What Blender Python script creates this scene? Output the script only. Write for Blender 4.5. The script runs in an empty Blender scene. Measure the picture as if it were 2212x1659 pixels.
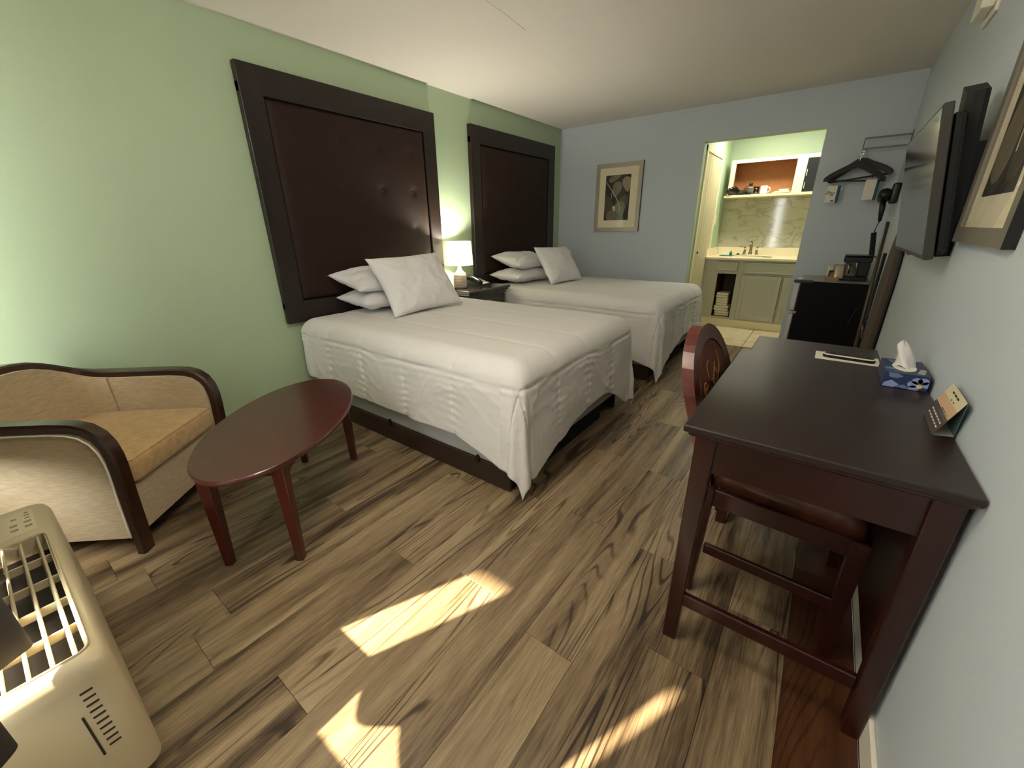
import bpy, bmesh, math, random
from mathutils import Vector, Matrix, noise

# ------------------------------------------------------------------ camera, world, lights
SC = bpy.context.scene
COL = SC.collection
H = 2.44            # ceiling height
RW = 3.378          # right wall plane
D = 5.219           # back wall plane
FW = -0.32          # front wall inner plane

cam_d = bpy.data.cameras.new('camera'); cam = bpy.data.objects.new('camera', cam_d); COL.objects.link(cam)
r_, u_, w_ = Vector((0.80132208, 0.59810993, -0.01214223)), Vector((-0.20688678, 0.29610831, 0.93247934)), Vector((-0.56132057, 0.74470422, -0.36101917))
m = Matrix.Identity(4)
for i in range(3):
    m[i][0] = r_[i]; m[i][1] = u_[i]; m[i][2] = -w_[i]
m.translation = (3.0305, 0.0972, 1.2984)
cam.matrix_world = m
cam_d.sensor_width = 36.0; cam_d.lens = 36.0 * 873.34 / 2212.0; cam_d.clip_start = 0.01; cam_d.clip_end = 200
SC.camera = cam

wd = bpy.data.worlds.new('sky'); SC.world = wd; wd.use_nodes = True
nt = wd.node_tree
bg = nt.nodes['Background']; bg.inputs['Color'].default_value = (0.75, 0.86, 1.0, 1); bg.inputs['Strength'].default_value = 6.0

sun_d = bpy.data.lights.new('sun', 'SUN'); sun = bpy.data.objects.new('sun', sun_d); COL.objects.link(sun)
sun_d.energy = 20; sun_d.angle = math.radians(0.9); sun_d.color = (1.0, 0.86, 0.62)
sdir = Vector((0.42, 0.91, -math.tan(math.radians(39))))
sun.rotation_euler = sdir.to_track_quat('-Z', 'Y').to_euler()

def area(name, loc, d, sx, sy, e, color, spread=180):
    l = bpy.data.lights.new(name, 'AREA'); l.shape = 'RECTANGLE'; l.size = sx; l.size_y = sy; l.energy = e; l.color = color
    l.spread = math.radians(spread)
    o = bpy.data.objects.new(name, l); COL.objects.link(o); o.location = loc
    o.rotation_euler = Vector(d).to_track_quat('-Z', 'Y').to_euler()
    return o
# daylight entering by the window in the front wall
area('window_daylight', (1.33, -0.47, 1.32), (0, 1, -0.05), 2.1, 1.5, 62, (1.0, 0.92, 0.74))
# warm fill light near the entrance, added out of view to brighten the room
dl = bpy.data.lights.new('room_fill_light', 'POINT'); dl.energy = 54; dl.color = (1.0, 0.89, 0.73); dl.shadow_soft_size = 0.14
dlo = bpy.data.objects.new('room_fill_light', dl); COL.objects.link(dlo); dlo.location = (2.15, 0.75, 2.20)
# fluorescent strip over the vanity
area('vanity_light', (2.3, 6.15, 2.40), (0, 0.1, -1), 0.9, 0.25, 14, (1.0, 0.95, 0.80))

vs = SC.view_settings
SC.display_settings.display_device = 'sRGB'
vs.view_transform = 'Standard'; vs.look = 'None'; vs.gamma = 1.0; vs.use_curve_mapping = False
vs.exposure = 0.92

# ------------------------------------------------------------------ materials
def lin(c):
    return tuple((x / 12.92 if x <= 0.04045 else ((x + 0.055) / 1.055) ** 2.4) for x in [v / 255 for v in c])
MATS = {}
def mat(name, rgb, rough=0.5, metal=0.0, noise_amt=0.0, noise_scale=8.0, bump=0.0, bump_scale=200.0, spec=0.5, coat=0.0, emit=None, estr=0.0, trans=0.0, alpha=1.0, stretch=(1, 1, 1), sheen=0.0):
    if name in MATS: return MATS[name]
    M = bpy.data.materials.new(name); M.use_nodes = True
    n = M.node_tree.nodes; L = M.node_tree.links; b = n['Principled BSDF']
    c = lin(rgb)
    b.inputs['Base Color'].default_value = (*c, 1); b.inputs['Roughness'].default_value = rough; b.inputs['Metallic'].default_value = metal
    b.inputs['Specular IOR Level'].default_value = spec; b.inputs['Coat Weight'].default_value = coat; b.inputs['Coat Roughness'].default_value = 0.15
    b.inputs['Transmission Weight'].default_value = trans; b.inputs['Alpha'].default_value = alpha; b.inputs['Sheen Weight'].default_value = sheen
    if emit: b.inputs['Emission Color'].default_value = (*lin(emit), 1); b.inputs['Emission Strength'].default_value = estr
    if noise_amt or bump:
        tc = n.new('ShaderNodeTexCoord'); mp = n.new('ShaderNodeMapping'); mp.inputs['Scale'].default_value = stretch
        L.new(tc.outputs['Object'], mp.inputs['Vector'])
    if noise_amt:
        nz = n.new('ShaderNodeTexNoise'); nz.inputs['Scale'].default_value = noise_scale; nz.inputs['Detail'].default_value = 6
        L.new(mp.outputs['Vector'], nz.inputs['Vector'])
        rp = n.new('ShaderNodeValToRGB')
        rp.color_ramp.elements[0].position = 0.3; rp.color_ramp.elements[1].position = 0.7
        rp.color_ramp.elements[0].color = (*[x * (1 - noise_amt) for x in c], 1); rp.color_ramp.elements[1].color = (*[min(1, x * (1 + noise_amt)) for x in c], 1)
        L.new(nz.outputs['Fac'], rp.inputs['Fac']); L.new(rp.outputs['Color'], b.inputs['Base Color'])
    if bump:
        nb = n.new('ShaderNodeTexNoise'); nb.inputs['Scale'].default_value = bump_scale; nb.inputs['Detail'].default_value = 3
        L.new(mp.outputs['Vector'], nb.inputs['Vector'])
        bp = n.new('ShaderNodeBump'); bp.inputs['Strength'].default_value = bump; bp.inputs['Distance'].default_value = 0.002
        L.new(nb.outputs['Fac'], bp.inputs['Height']); L.new(bp.outputs['Normal'], b.inputs['Normal'])
    MATS[name] = M
    return M

def plank_mat(name, stops, rough=0.42):
    """oak-look vinyl: long streaks along the plank (world Y), cathedral figure, per-plank offset"""
    M = bpy.data.materials.new(name); M.use_nodes = True
    n = M.node_tree.nodes; L = M.node_tree.links; b = n['Principled BSDF']
    geo = n.new('ShaderNodeNewGeometry'); oi = n.new('ShaderNodeObjectInfo')
    mul = n.new('ShaderNodeMath'); mul.operation = 'MULTIPLY'; mul.inputs[1].default_value = 37.0; L.new(oi.outputs['Random'], mul.inputs[0])
    cmb = n.new('ShaderNodeCombineXYZ'); L.new(mul.outputs[0], cmb.inputs['Y']); L.new(mul.outputs[0], cmb.inputs['Z'])
    add = n.new('ShaderNodeVectorMath'); add.operation = 'ADD'; L.new(geo.outputs['Position'], add.inputs[0]); L.new(cmb.outputs[0], add.inputs[1])
    def stretched(sx, sy):
        mp = n.new('ShaderNodeMapping'); mp.inputs['Scale'].default_value = (sx, sy, 1); L.new(add.outputs[0], mp.inputs['Vector']); return mp
    m1 = stretched(13, 0.75); n1 = n.new('ShaderNodeTexNoise'); n1.inputs['Scale'].default_value = 1.0; n1.inputs['Detail'].default_value = 7; n1.inputs['Roughness'].default_value = 0.55; n1.inputs['Distortion'].default_value = 0.25
    L.new(m1.outputs[0], n1.inputs['Vector'])
    m2 = stretched(230, 13); n2 = n.new('ShaderNodeTexNoise'); n2.inputs['Scale'].default_value = 1.0; n2.inputs['Detail'].default_value = 3
    L.new(m2.outputs[0], n2.inputs['Vector'])
    m3 = stretched(5.5, 0.55); wv = n.new('ShaderNodeTexNoise'); wv.inputs['Scale'].default_value = 1.0; wv.inputs['Detail'].default_value = 1; L.new(m3.outputs[0], wv.inputs['Vector'])
    # growth rings: sine of the low noise
    rm = n.new('ShaderNodeMath'); rm.operation = 'MULTIPLY'; rm.inputs[1].default_value = 150; L.new(wv.outputs['Fac'], rm.inputs[0])
    sn = n.new('ShaderNodeMath'); sn.operation = 'SINE'; L.new(rm.outputs[0], sn.inputs[0])
    pw = n.new('ShaderNodeMapRange'); pw.inputs['From Min'].default_value = 0.55; pw.inputs['From Max'].default_value = 1.0; L.new(sn.outputs[0], pw.inputs['Value'])
    # rings only in patches
    m4 = stretched(4, 0.9); n4 = n.new('ShaderNodeTexNoise'); n4.inputs['Scale'].default_value = 1.3; n4.inputs['Detail'].default_value = 1; L.new(m4.outputs[0], n4.inputs['Vector'])
    mk = n.new('ShaderNodeMapRange'); mk.inputs['From Min'].default_value = 0.47; mk.inputs['From Max'].default_value = 0.60; L.new(n4.outputs['Fac'], mk.inputs['Value'])
    rg = n.new('ShaderNodeMath'); rg.operation = 'MULTIPLY'; L.new(pw.outputs[0], rg.inputs[0]); L.new(mk.outputs[0], rg.inputs[1])
    # combine
    a1 = n.new('ShaderNodeMath'); a1.operation = 'MULTIPLY_ADD'; a1.inputs[1].default_value = 0.34; L.new(n2.outputs['Fac'], a1.inputs[0]); L.new(n1.outputs['Fac'], a1.inputs[2])
    a2 = n.new('ShaderNodeMath'); a2.operation = 'MULTIPLY_ADD'; a2.inputs[1].default_value = -0.24; L.new(rg.outputs[0], a2.inputs[0]); L.new(a1.outputs[0], a2.inputs[2])
    rv = n.new('ShaderNodeMath'); rv.operation = 'MULTIPLY_ADD'; rv.inputs[1].default_value = 0.12; L.new(oi.outputs['Random'], rv.inputs[0]); L.new(a2.outputs[0], rv.inputs[2])
    rp = n.new('ShaderNodeValToRGB'); e = rp.color_ramp.elements
    e[0].position, e[0].color = stops[0][0], (*lin(stops[0][1]), 1)
    e[1].position, e[1].color = stops[-1][0], (*lin(stops[-1][1]), 1)
    for p, cc in stops[1:-1]:
        x = e.new(p); x.color = (*lin(cc), 1)
    L.new(rv.outputs[0], rp.inputs['Fac']); L.new(rp.outputs['Color'], b.inputs['Base Color'])
    b.inputs['Roughness'].default_value = rough; b.inputs['Specular IOR Level'].default_value = 0.35
    bp = n.new('ShaderNodeBump'); bp.inputs['Strength'].default_value = 0.25; bp.inputs['Distance'].default_value = 0.001
    L.new(a2.outputs[0], bp.inputs['Height']); L.new(bp.outputs['Normal'], b.inputs['Normal'])
    return M

def wood(name, rgb, rough=0.3, coat=0.3, amt=0.3, stretch=(1, 1, 1)):
    return mat(name, rgb, rough, noise_amt=amt, noise_scale=14, coat=coat, stretch=stretch)

GREEN = mat('green_paint', (172, 192, 160), 0.5, bump=0.25, bump_scale=160, spec=0.4)
BLUE = mat('blue_paint', (198, 207, 214), 0.42, bump=0.3, bump_scale=60, spec=0.45)
CEIL = mat('ceiling_paint', (230, 224, 217), 0.8, bump=0.35, bump_scale=90)
WHITE = mat('white_trim', (235, 230, 215), 0.4)
PLANK = plank_mat('oak_plank', [(0.45, (50, 39, 28)), (0.56, (82, 66, 49)), (0.65, (112, 94, 71)), (0.76, (138, 118, 91)), (0.90, (164, 144, 114))])
REDPLANK = plank_mat('red_plank', [(0.40, (46, 24, 13)), (0.64, (72, 40, 21)), (0.90, (92, 56, 32))])
SUB = mat('subfloor', (52, 40, 28), 0.9)
TILE = mat('tile', (214, 198, 164), 0.35, noise_amt=0.12, noise_scale=9)
GROUT = mat('grout', (120, 104, 78), 0.9)
DKWOOD = wood('dark_headboard_wood', (27, 14, 10), 0.42, 0.06, 0.35, (1, 1, 0.15))
TUFT = mat('brown_leather', (37, 19, 9), 0.62, noise_amt=0.18, noise_scale=60, spec=0.3, bump=0.3, bump_scale=350)
MAHOG = wood('mahogany', (74, 24, 17), 0.3, 0.35, 0.28, (1, 1, 0.2))
MAHOGTOP = wood('mahogany_top', (74, 34, 30), 0.32, 0.35, 0.15)
DESKTOP = mat('desk_laminate', (36, 21, 19), 0.42, noise_amt=0.12, noise_scale=30, coat=0.1)
DESKWOOD = wood('desk_wood', (46, 13, 9), 0.34, 0.15, 0.28, (1, 1, 0.2))
CHAIRWOOD = wood('chair_wood', (50, 26, 14), 0.3, 0.3, 0.3)
FABRIC = mat('beige_fabric', (196, 176, 142), 0.85, noise_amt=0.16, noise_scale=26, bump=0.5, bump_scale=700, stretch=(1, 1, 6), sheen=0.3)
FABRIC2 = mat('tan_fabric', (190, 156, 106), 0.85, noise_amt=0.14, noise_scale=30, bump=0.4, bump_scale=700, sheen=0.3)
SHEET = mat('white_cotton', (222, 220, 217), 0.8, bump=0.25, bump_scale=500, sheen=0.2)
PILLOW = mat('pillow_cotton', (226, 225, 226), 0.8, bump=0.2, bump_scale=400, sheen=0.2)
BOXSP = mat('grey_ticking', (170, 172, 170), 0.8, noise_amt=0.1, noise_scale=120, stretch=(8, 1, 0.3))
BLACKB = mat('black_cloth', (16, 14, 12), 0.9)
RAIL = mat('brown_rail', (50, 36, 28), 0.45)
NSWOOD = wood('nightstand_wood', (28, 13, 9), 0.22, 0.5, 0.3)
BLACK = mat('black_plastic', (8, 8, 8), 0.35)
BLACKM = mat('black_matte', (12, 11, 10), 0.6)
DGREY = mat('dark_grey', (52, 50, 47), 0.5)
SILVER = mat('silver_paint', (196, 196, 190), 0.35, 0.3)
CHROME = mat('chrome', (225, 222, 214), 0.12, 1.0)
BRASS = mat('brushed_nickel', (158, 146, 124), 0.25, 1.0)
SCREEN = mat('tv_screen', (44, 45, 46), 0.10, spec=1.0)
PAPER = mat('paper', (236, 230, 215), 0.7)
MATBOARD = mat('mat_board', (236, 226, 196), 0.8)
PRINTBG = mat('print_ground', (50, 44, 36), 0.7)
LEAF1 = mat('leaf_grey', (122, 112, 90), 0.7)
LEAF2 = mat('leaf_tan', (160, 144, 112), 0.7)
LEAF3 = mat('leaf_pale', (206, 198, 174), 0.7)
LEAF4 = mat('leaf_dim', (88, 82, 66), 0.7)
FRAMESIL = mat('frame_silver', (178, 170, 156), 0.35, 0.4)
FRAMEGREY = mat('frame_grey', (112, 106, 96), 0.4, 0.2)
PTAC = mat('ac_plastic', (192, 178, 146), 0.4)
PTACD = mat('ac_dark', (40, 34, 28), 0.7)
CURT = mat('curtain_cloth', (70, 66, 62), 0.9, bump=0.4, bump_scale=500)
VANITY = mat('vanity_paint', (182, 180, 160), 0.45)
COUNTER = mat('cultured_marble', (240, 228, 192), 0.25, noise_amt=0.04, noise_scale=5)
CUBBY = mat('cubby_wood', (86, 62, 44), 0.6)
CABIN = mat('cabinet_particle', (172, 116, 66), 0.7, noise_amt=0.08, noise_scale=20)
CREAM = mat('cream_paint', (236, 224, 184), 0.45)
DOORLEAF = mat('door_leaf', (198, 186, 152), 0.5)
TOWEL = mat('towel', (226, 216, 196), 0.95, bump=0.5, bump_scale=300)
TEAL = mat('teal_plastic', (60, 128, 128), 0.35)
NAVY = mat('tissue_navy', (36, 52, 88), 0.45)
PETAL = mat('tissue_petal', (140, 156, 198), 0.5)
PETAL2 = mat('tissue_leaf', (100, 120, 160), 0.5)
YELLOW = mat('tissue_yellow', (226, 208, 120), 0.5)
LEATHER = mat('seat_leather', (70, 38, 26), 0.28, noise_amt=0.25, noise_scale=30, bump=0.4, bump_scale=120)
CHAIRFAB = mat('chair_back_fabric', (88, 42, 20), 0.75, bump=0.4, bump_scale=300)
VINE = mat('vine_pattern', (150, 100, 56), 0.8)
HANGER = wood('hanger_wood', (26, 13, 9), 0.55, 0.0, 0.3)
TAGBLUE = mat('tag_blue', (70, 112, 138), 0.6)
INK = mat('ink', (40, 38, 36), 0.8)
GLASS = mat('clear_glass', (255, 255, 255), 0.02, trans=1.0)
PANE = None
def pane_mat():
    M = bpy.data.materials.new('pane_glass'); M.use_nodes = True
    n = M.node_tree.nodes; L = M.node_tree.links; n.clear()
    out = n.new('ShaderNodeOutputMaterial'); mx = n.new('ShaderNodeMixShader'); tr = n.new('ShaderNodeBsdfTransparent'); gl = n.new('ShaderNodeBsdfGlossy')
    gl.inputs['Roughness'].default_value = 0.02
    fr = n.new('ShaderNodeFresnel'); fr.inputs['IOR'].default_value = 1.45
    ge = n.new('ShaderNodeNewGeometry'); iv = n.new('ShaderNodeMath'); iv.operation = 'SUBTRACT'; iv.inputs[0].default_value = 1.0; L.new(ge.outputs['Backfacing'], iv.inputs[1])
    mu = n.new('ShaderNodeMath'); mu.operation = 'MULTIPLY'; L.new(fr.outputs[0], mu.inputs[0]); L.new(iv.outputs[0], mu.inputs[1])
    L.new(mu.outputs[0], mx.inputs[0]); L.new(tr.outputs[0], mx.inputs[1]); L.new(gl.outputs[0], mx.inputs[2]); L.new(mx.outputs[0], out.inputs[0])
    return M
PANE = pane_mat()
def marble_mat():
    M = bpy.data.materials.new('marble'); M.use_nodes = True
    n = M.node_tree.nodes; L = M.node_tree.links; b = n['Principled BSDF']
    tc = n.new('ShaderNodeTexCoord'); mp = n.new('ShaderNodeMapping'); mp.inputs['Rotation'].default_value = (0, math.radians(28), 0); mp.inputs['Scale'].default_value = (1, 1, 2.2)
    L.new(tc.outputs['Object'], mp.inputs['Vector'])
    nz = n.new('ShaderNodeTexNoise'); nz.inputs['Scale'].default_value = 3.0; nz.inputs['Detail'].default_value = 7; nz.inputs['Distortion'].default_value = 0.6
    L.new(mp.outputs[0], nz.inputs['Vector'])
    sb = n.new('ShaderNodeMath'); sb.operation = 'SUBTRACT'; sb.inputs[1].default_value = 0.5; L.new(nz.outputs['Fac'], sb.inputs[0])
    ab = n.new('ShaderNodeMath'); ab.operation = 'ABSOLUTE'; L.new(sb.outputs[0], ab.inputs[0])
    rp = n.new('ShaderNodeValToRGB'); e = rp.color_ramp.elements
    e[0].position = 0.0; e[0].color = (*lin((164, 160, 140)), 1); e[1].position = 0.04; e[1].color = (*lin((192, 188, 166)), 1)
    x = e.new(0.02); x.color = (*lin((180, 175, 152)), 1)
    L.new(ab.outputs[0], rp.inputs['Fac']); L.new(rp.outputs['Color'], b.inputs['Base Color'])
    b.inputs['Roughness'].default_value = 0.08
    return M
MARBLE = marble_mat()
def shade_mat():
    M = bpy.data.materials.new('lamp_shade'); M.use_nodes = True
    n = M.node_tree.nodes; L = M.node_tree.links; n.clear()
    out = n.new('ShaderNodeOutputMaterial'); mx = n.new('ShaderNodeMixShader'); tl = n.new('ShaderNodeBsdfTranslucent'); df = n.new('ShaderNodeBsdfDiffuse')
    tl.inputs['Color'].default_value = (0.95, 0.92, 0.80, 1); df.inputs['Color'].default_value = (0.9, 0.88, 0.8, 1); mx.inputs[0].default_value = 0.45
    em = n.new('ShaderNodeEmission'); em.inputs['Color'].default_value = (1, 0.95, 0.80, 1); em.inputs['Strength'].default_value = 0.35
    ad = n.new('ShaderNodeAddShader')
    L.new(tl.outputs[0], mx.inputs[1]); L.new(df.outputs[0], mx.inputs[2]); L.new(mx.outputs[0], ad.inputs[0]); L.new(em.outputs[0], ad.inputs[1]); L.new(ad.outputs[0], out.inputs[0])
    return M
SHADE = shade_mat()
def ribbed_mat():
    M = bpy.data.materials.new('ribbed_ceramic'); M.use_nodes = True
    n = M.node_tree.nodes; L = M.node_tree.links; b = n['Principled BSDF']
    tc = n.new('ShaderNodeTexCoord'); wv = n.new('ShaderNodeTexWave'); wv.bands_direction = 'Z'; wv.inputs['Scale'].default_value = 22; wv.inputs['Distortion'].default_value = 1.5; wv.inputs['Detail'].default_value = 2
    L.new(tc.outputs['Object'], wv.inputs['Vector'])
    rp = n.new('ShaderNodeValToRGB'); rp.color_ramp.elements[0].color = (*lin((150, 132, 108)), 1); rp.color_ramp.elements[1].color = (*lin((226, 216, 196)), 1)
    L.new(wv.outputs['Fac'], rp.inputs['Fac']); L.new(rp.outputs['Color'], b.inputs['Base Color']); b.inputs['Roughness'].default_value = 0.6
    return M
RIB = ribbed_mat()

# ------------------------------------------------------------------ mesh helpers
def BM(): return bmesh.new()
def box(bm, x0, x1, y0, y1, z0, z1, bev=0.0, seg=1, M=None):
    if bev > 0:
        t = bmesh.new()
        _box(t, x0, x1, y0, y1, z0, z1)
        bmesh.ops.bevel(t, geom=t.edges[:], offset=bev, segments=seg, affect='EDGES', profile=0.5)
        if M: t.transform(M)
        me = bpy.data.meshes.new('t'); t.to_mesh(me); t.free(); bm.from_mesh(me); bpy.data.meshes.remove(me)
    else:
        v0 = len(bm.verts); vs_ = _box(bm, x0, x1, y0, y1, z0, z1)
        if M:
            for v in vs_: v.co = M @ v.co
    return bm
def _box(bm, x0, x1, y0, y1, z0, z1):
    v = [bm.verts.new((x, y, z)) for z in (z0, z1) for y in (y0, y1) for x in (x0, x1)]
    for f in ((0, 2, 3, 1), (4, 5, 7, 6), (0, 1, 5, 4), (2, 6, 7, 3), (0, 4, 6, 2), (1, 3, 7, 5)):
        bm.faces.new([v[i] for i in f])
    return v
def tube(bm, pts, r, n=8, caps=True):
    pts = [Vector(p) for p in pts]; rings = []
    up = Vector((0.123, 0.277, 0.953))
    for i, p in enumerate(pts):
        a = pts[max(i - 1, 0)]; b = pts[min(i + 1, len(pts) - 1)]
        t = (b - a).normalized(); s = t.cross(up)
        if s.length < 1e-3: s = t.cross(Vector((1, 0, 0)))
        s.normalize(); q = t.cross(s)
        rr = r[i] if isinstance(r, (list, tuple)) else r
        rings.append([bm.verts.new(p + s * rr * math.cos(2 * math.pi * k / n) + q * rr * math.sin(2 * math.pi * k / n)) for k in range(n)])
    for i in range(len(rings) - 1):
        for k in range(n):
            bm.faces.new([rings[i][k], rings[i][(k + 1) % n], rings[i + 1][(k + 1) % n], rings[i + 1][k]])
    if caps:
        bm.faces.new(rings[0][::-1]); bm.faces.new(rings[-1])
    return bm
def lathe(bm, prof, c=(0, 0, 0), n=32, cap=True):
    rings = []
    for r, z in prof:
        rings.append([bm.verts.new((c[0] + r * math.cos(2 * math.pi * k / n), c[1] + r * math.sin(2 * math.pi * k / n), c[2] + z)) for k in range(n)])
    for i in range(len(rings) - 1):
        for k in range(n):
            bm.faces.new([rings[i][k], rings[i][(k + 1) % n], rings[i + 1][(k + 1) % n], rings[i + 1][k]])
    if cap:
        bm.faces.new(rings[0][::-1]); bm.faces.new(rings[-1])
    return bm
def prism(bm, poly, fn, d0, d1):
    """extrude a 2-D polygon; fn(a,b,d)->3-D"""
    lo = [bm.verts.new(fn(a, b, d0)) for a, b in poly]; hi = [bm.verts.new(fn(a, b, d1)) for a, b in poly]
    k = len(poly)
    bm.faces.new(lo[::-1]); bm.faces.new(hi)
    for i in range(k): bm.faces.new([lo[i], lo[(i + 1) % k], hi[(i + 1) % k], hi[i]])
    return bm
def obj(name, bm, material, parent=None, smooth=False, world=True, label=None):
    bmesh.ops.recalc_face_normals(bm, faces=bm.faces[:])
    if parent is not None and world:
        root = parent
        off = Vector((0, 0, 0))
        p = parent
        while p is not None:
            off += p.location; p = p.parent
        for v in bm.verts: v.co -= off
    me = bpy.data.meshes.new(name); bm.to_mesh(me); bm.free()
    if smooth:
        for p in me.polygons: p.use_smooth = True
    me.materials.append(material)
    o = bpy.data.objects.new(name, me); COL.objects.link(o)
    if parent is not None: o.parent = parent
    if label: o['label'] = label
    return o
def sharp(o, ang=35):
    me = o.data
    me.set_sharp_from_angle(angle=math.radians(ang)); return o
def thing(name, label, cat, loc=(0, 0, 0), rotz=0.0, group=None):
    o = bpy.data.objects.new(name, None); COL.objects.link(o); o.location = loc; o.rotation_euler = (0, 0, rotz); o.empty_display_size = 0.1
    o['label'] = label; o['category'] = cat
    if group: o['group'] = group
    return o
def tag(o, label, cat, group=None):
    o['label'] = label; o['category'] = cat
    if group: o['group'] = group
    return o
def struct(name, bm, material, parent=None, label=None, smooth=False):
    o = obj(name, bm, material, parent, smooth)
    if parent is None: o['kind'] = 'structure'
    if label: o['label'] = label
    return o
def B(*a, **k): return box(BM(), *a, **k)
def frame_axes(origin, ex, ey, ez):
    M = Matrix.Identity(4)
    for i in range(3): M[i][0] = ex[i]; M[i][1] = ey[i]; M[i][2] = ez[i]
    M.translation = origin
    return M

# ------------------------------------------------------------------ room shell
floor = struct('floor', B(-0.02, RW + 0.02, FW - 0.1, D + 0.12, -0.08, -0.008), SUB, label='brown oak-look plank floor of the bedroom')
PW = 0.1805
edges = [3.0045 + PW * k for k in range(2)]
x_first = 3.0045 + PW
known = {}  # row index (0 = row right of 3.185) -> joint y
rows = []
x = RW - 0.014
rows.append((3.185, x))
k = 0
while 3.185 - PW * k > 0:
    rows.append((max(0.0, 3.185 - PW * (k + 1)), 3.185 - PW * k)); k += 1
joint = {1: 0.20, 2: 1.104, 3: 0.30, 4: 0.91, 5: 1.555, 6: 0.965, 7: 0.33, 8: 0.88, 9: 0.22, 10: 0.334, 11: 0.91}
rnd = random.Random(4)
for i, (a, b) in enumerate(rows):
    j = joint.get(i, rnd.uniform(0, 1.2))
    y = j - 1.22 * 3
    if i == 0: y = FW; 
    while y < D:
        y0 = max(FW, y); y1 = min(D, y + (1.22 if i else 2.4)); y += 1.22 if i else 2.4
        if y1 - y0 < 0.02 or b - a < 0.01: continue
        obj('plank', B(a + 0.0004, b - 0.0004, y0 + 0.0005, y1 - 0.0005, -0.008, 0.0, bev=0.0008), REDPLANK if i == 0 else PLANK, floor)

ceiling = struct('ceiling', B(-0.05, RW + 0.05, FW - 0.1, D, H, H + 0.08), CEIL)
wall_left = struct('wall_left', B(-0.1, 0, FW - 0.1, D + 0.1, 0, H), GREEN)
# raised plaster joint on the ceiling
struct('trim_4', prism(BM(), [(1.268, 2.15), (1.276, 2.15), (1.262, 2.42), (1.236, 2.67), (1.229, 2.67), (1.252, 2.42)], lambda a, b, d: (a, b, d), H - 0.0025, H), CEIL, ceiling)
OX0, OX1, OZ = 1.7456, 2.785, 2.111
wb = BM(); box(wb, 0, OX0, D, D + 0.10, 0, H); box(wb, OX1, RW, D, D + 0.10, 0, H); box(wb, OX0, OX1, D, D + 0.10, OZ, H)
wall_back = struct('wall_back', wb, BLUE)
jb = BM(); box(jb, OX0 - 0.004, OX0 + 0.002, D + 0.004, D + 0.102, 0, OZ + 0.002); box(jb, OX1 - 0.002, OX1 + 0.004, D + 0.004, D + 0.102, 0, OZ); box(jb, OX0, OX1, D + 0.004, D + 0.102, OZ - 0.002, OZ + 0.004)
struct('trim_1', jb, GREEN, label='green painted lining of the doorway opening')
wall_right = struct('wall_right', B(RW, RW + 0.1, FW - 0.1, D + 0.1, 0, H), BLUE)
bb = BM(); box(bb, RW - 0.013, RW, FW, D, 0, 0.095, bev=0.004)
struct('baseboard_right', bb, WHITE)
bb = BM(); box(bb, 0, 0.013, FW, D, 0, 0.095, bev=0.004)
struct('baseboard_left', bb, WHITE)
bb = BM(); box(bb, 0.013, OX0, D - 0.013, D, 0, 0.095, bev=0.004)
struct('baseboard_back', bb, WHITE)
# front wall with window and door
WX0, WX1, WZ0, WZ1 = 0.30, 2.345, 0.56, 2.06
DX0, DX1, DZ = 2.50, 3.32, 2.04
wf = BM()
box(wf, 0, WX0, FW - 0.12, FW, 0, H); box(wf, WX1, DX0, FW - 0.12, FW, 0, H); box(wf, DX1, RW, FW - 0.12, FW, 0, H)
box(wf, WX0, WX1, FW - 0.12, FW, 0, WZ0); box(wf, WX0, WX1, FW - 0.12, FW, WZ1, H); box(wf, DX0, DX1, FW - 0.12, FW, DZ, H)
wall_front = struct('wall_front', wf, BLUE)
win = struct('window_1', None or B(WX0, WX1, FW - 0.13, FW + 0.02, WZ0 - 0.03, WZ0 + 0.002, bev=0.005), WHITE, label='window sill and frame behind the curtains')
fr = BM()
for a in (WX0, WX1 - 0.04): box(fr, a, a + 0.04, FW - 0.11, FW - 0.07, WZ0, WZ1)
box(fr, WX0, WX1, FW - 0.11, FW - 0.07, WZ1 - 0.04, WZ1)
obj('window_frame', fr, WHITE, win)
obj('pane', B(WX0 + 0.04, WX1 - 0.04, FW - 0.092, FW - 0.088, WZ0, WZ1 - 0.04), PANE, win)
dr = struct('door_1', B(DX0, DX1, FW - 0.08, FW - 0.035, 0.005, DZ, bev=0.003), WHITE, label='white entrance door')
for (za, zb) in ((0.2, 0.95), (1.1, 1.85)):
    for (xa, xb) in ((DX0 + 0.1, DX0 + 0.37), (DX0 + 0.45, DX1 - 0.1)):
        obj('panel', B(xa, xb, FW - 0.036, FW - 0.028, za, zb, bev=0.004), WHITE, dr)
obj('door_handle', tube(BM(), [(DX0 + 0.06, FW - 0.035, 1.0), (DX0 + 0.06, FW + 0.02, 1.0), (DX0 + 0.16, FW + 0.02, 1.0)], 0.01), BRASS, dr)
# outside: walkway and porch roof
struct('walkway', B(-3, 7, -4, FW - 0.121, -0.16, -0.02), mat('concrete', (176, 170, 158), 0.9, noise_amt=0.1, noise_scale=6))
struct('porch_pillar', B(-0.6, 0.36, -1.5, -1.25, -0.02, 2.42), WHITE)  # unseen block added to keep the sun out of the left curtain gap
struct('porch_roof', B(-3, 7, -1.72, FW - 0.121, 2.42, 2.56), WHITE)

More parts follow.
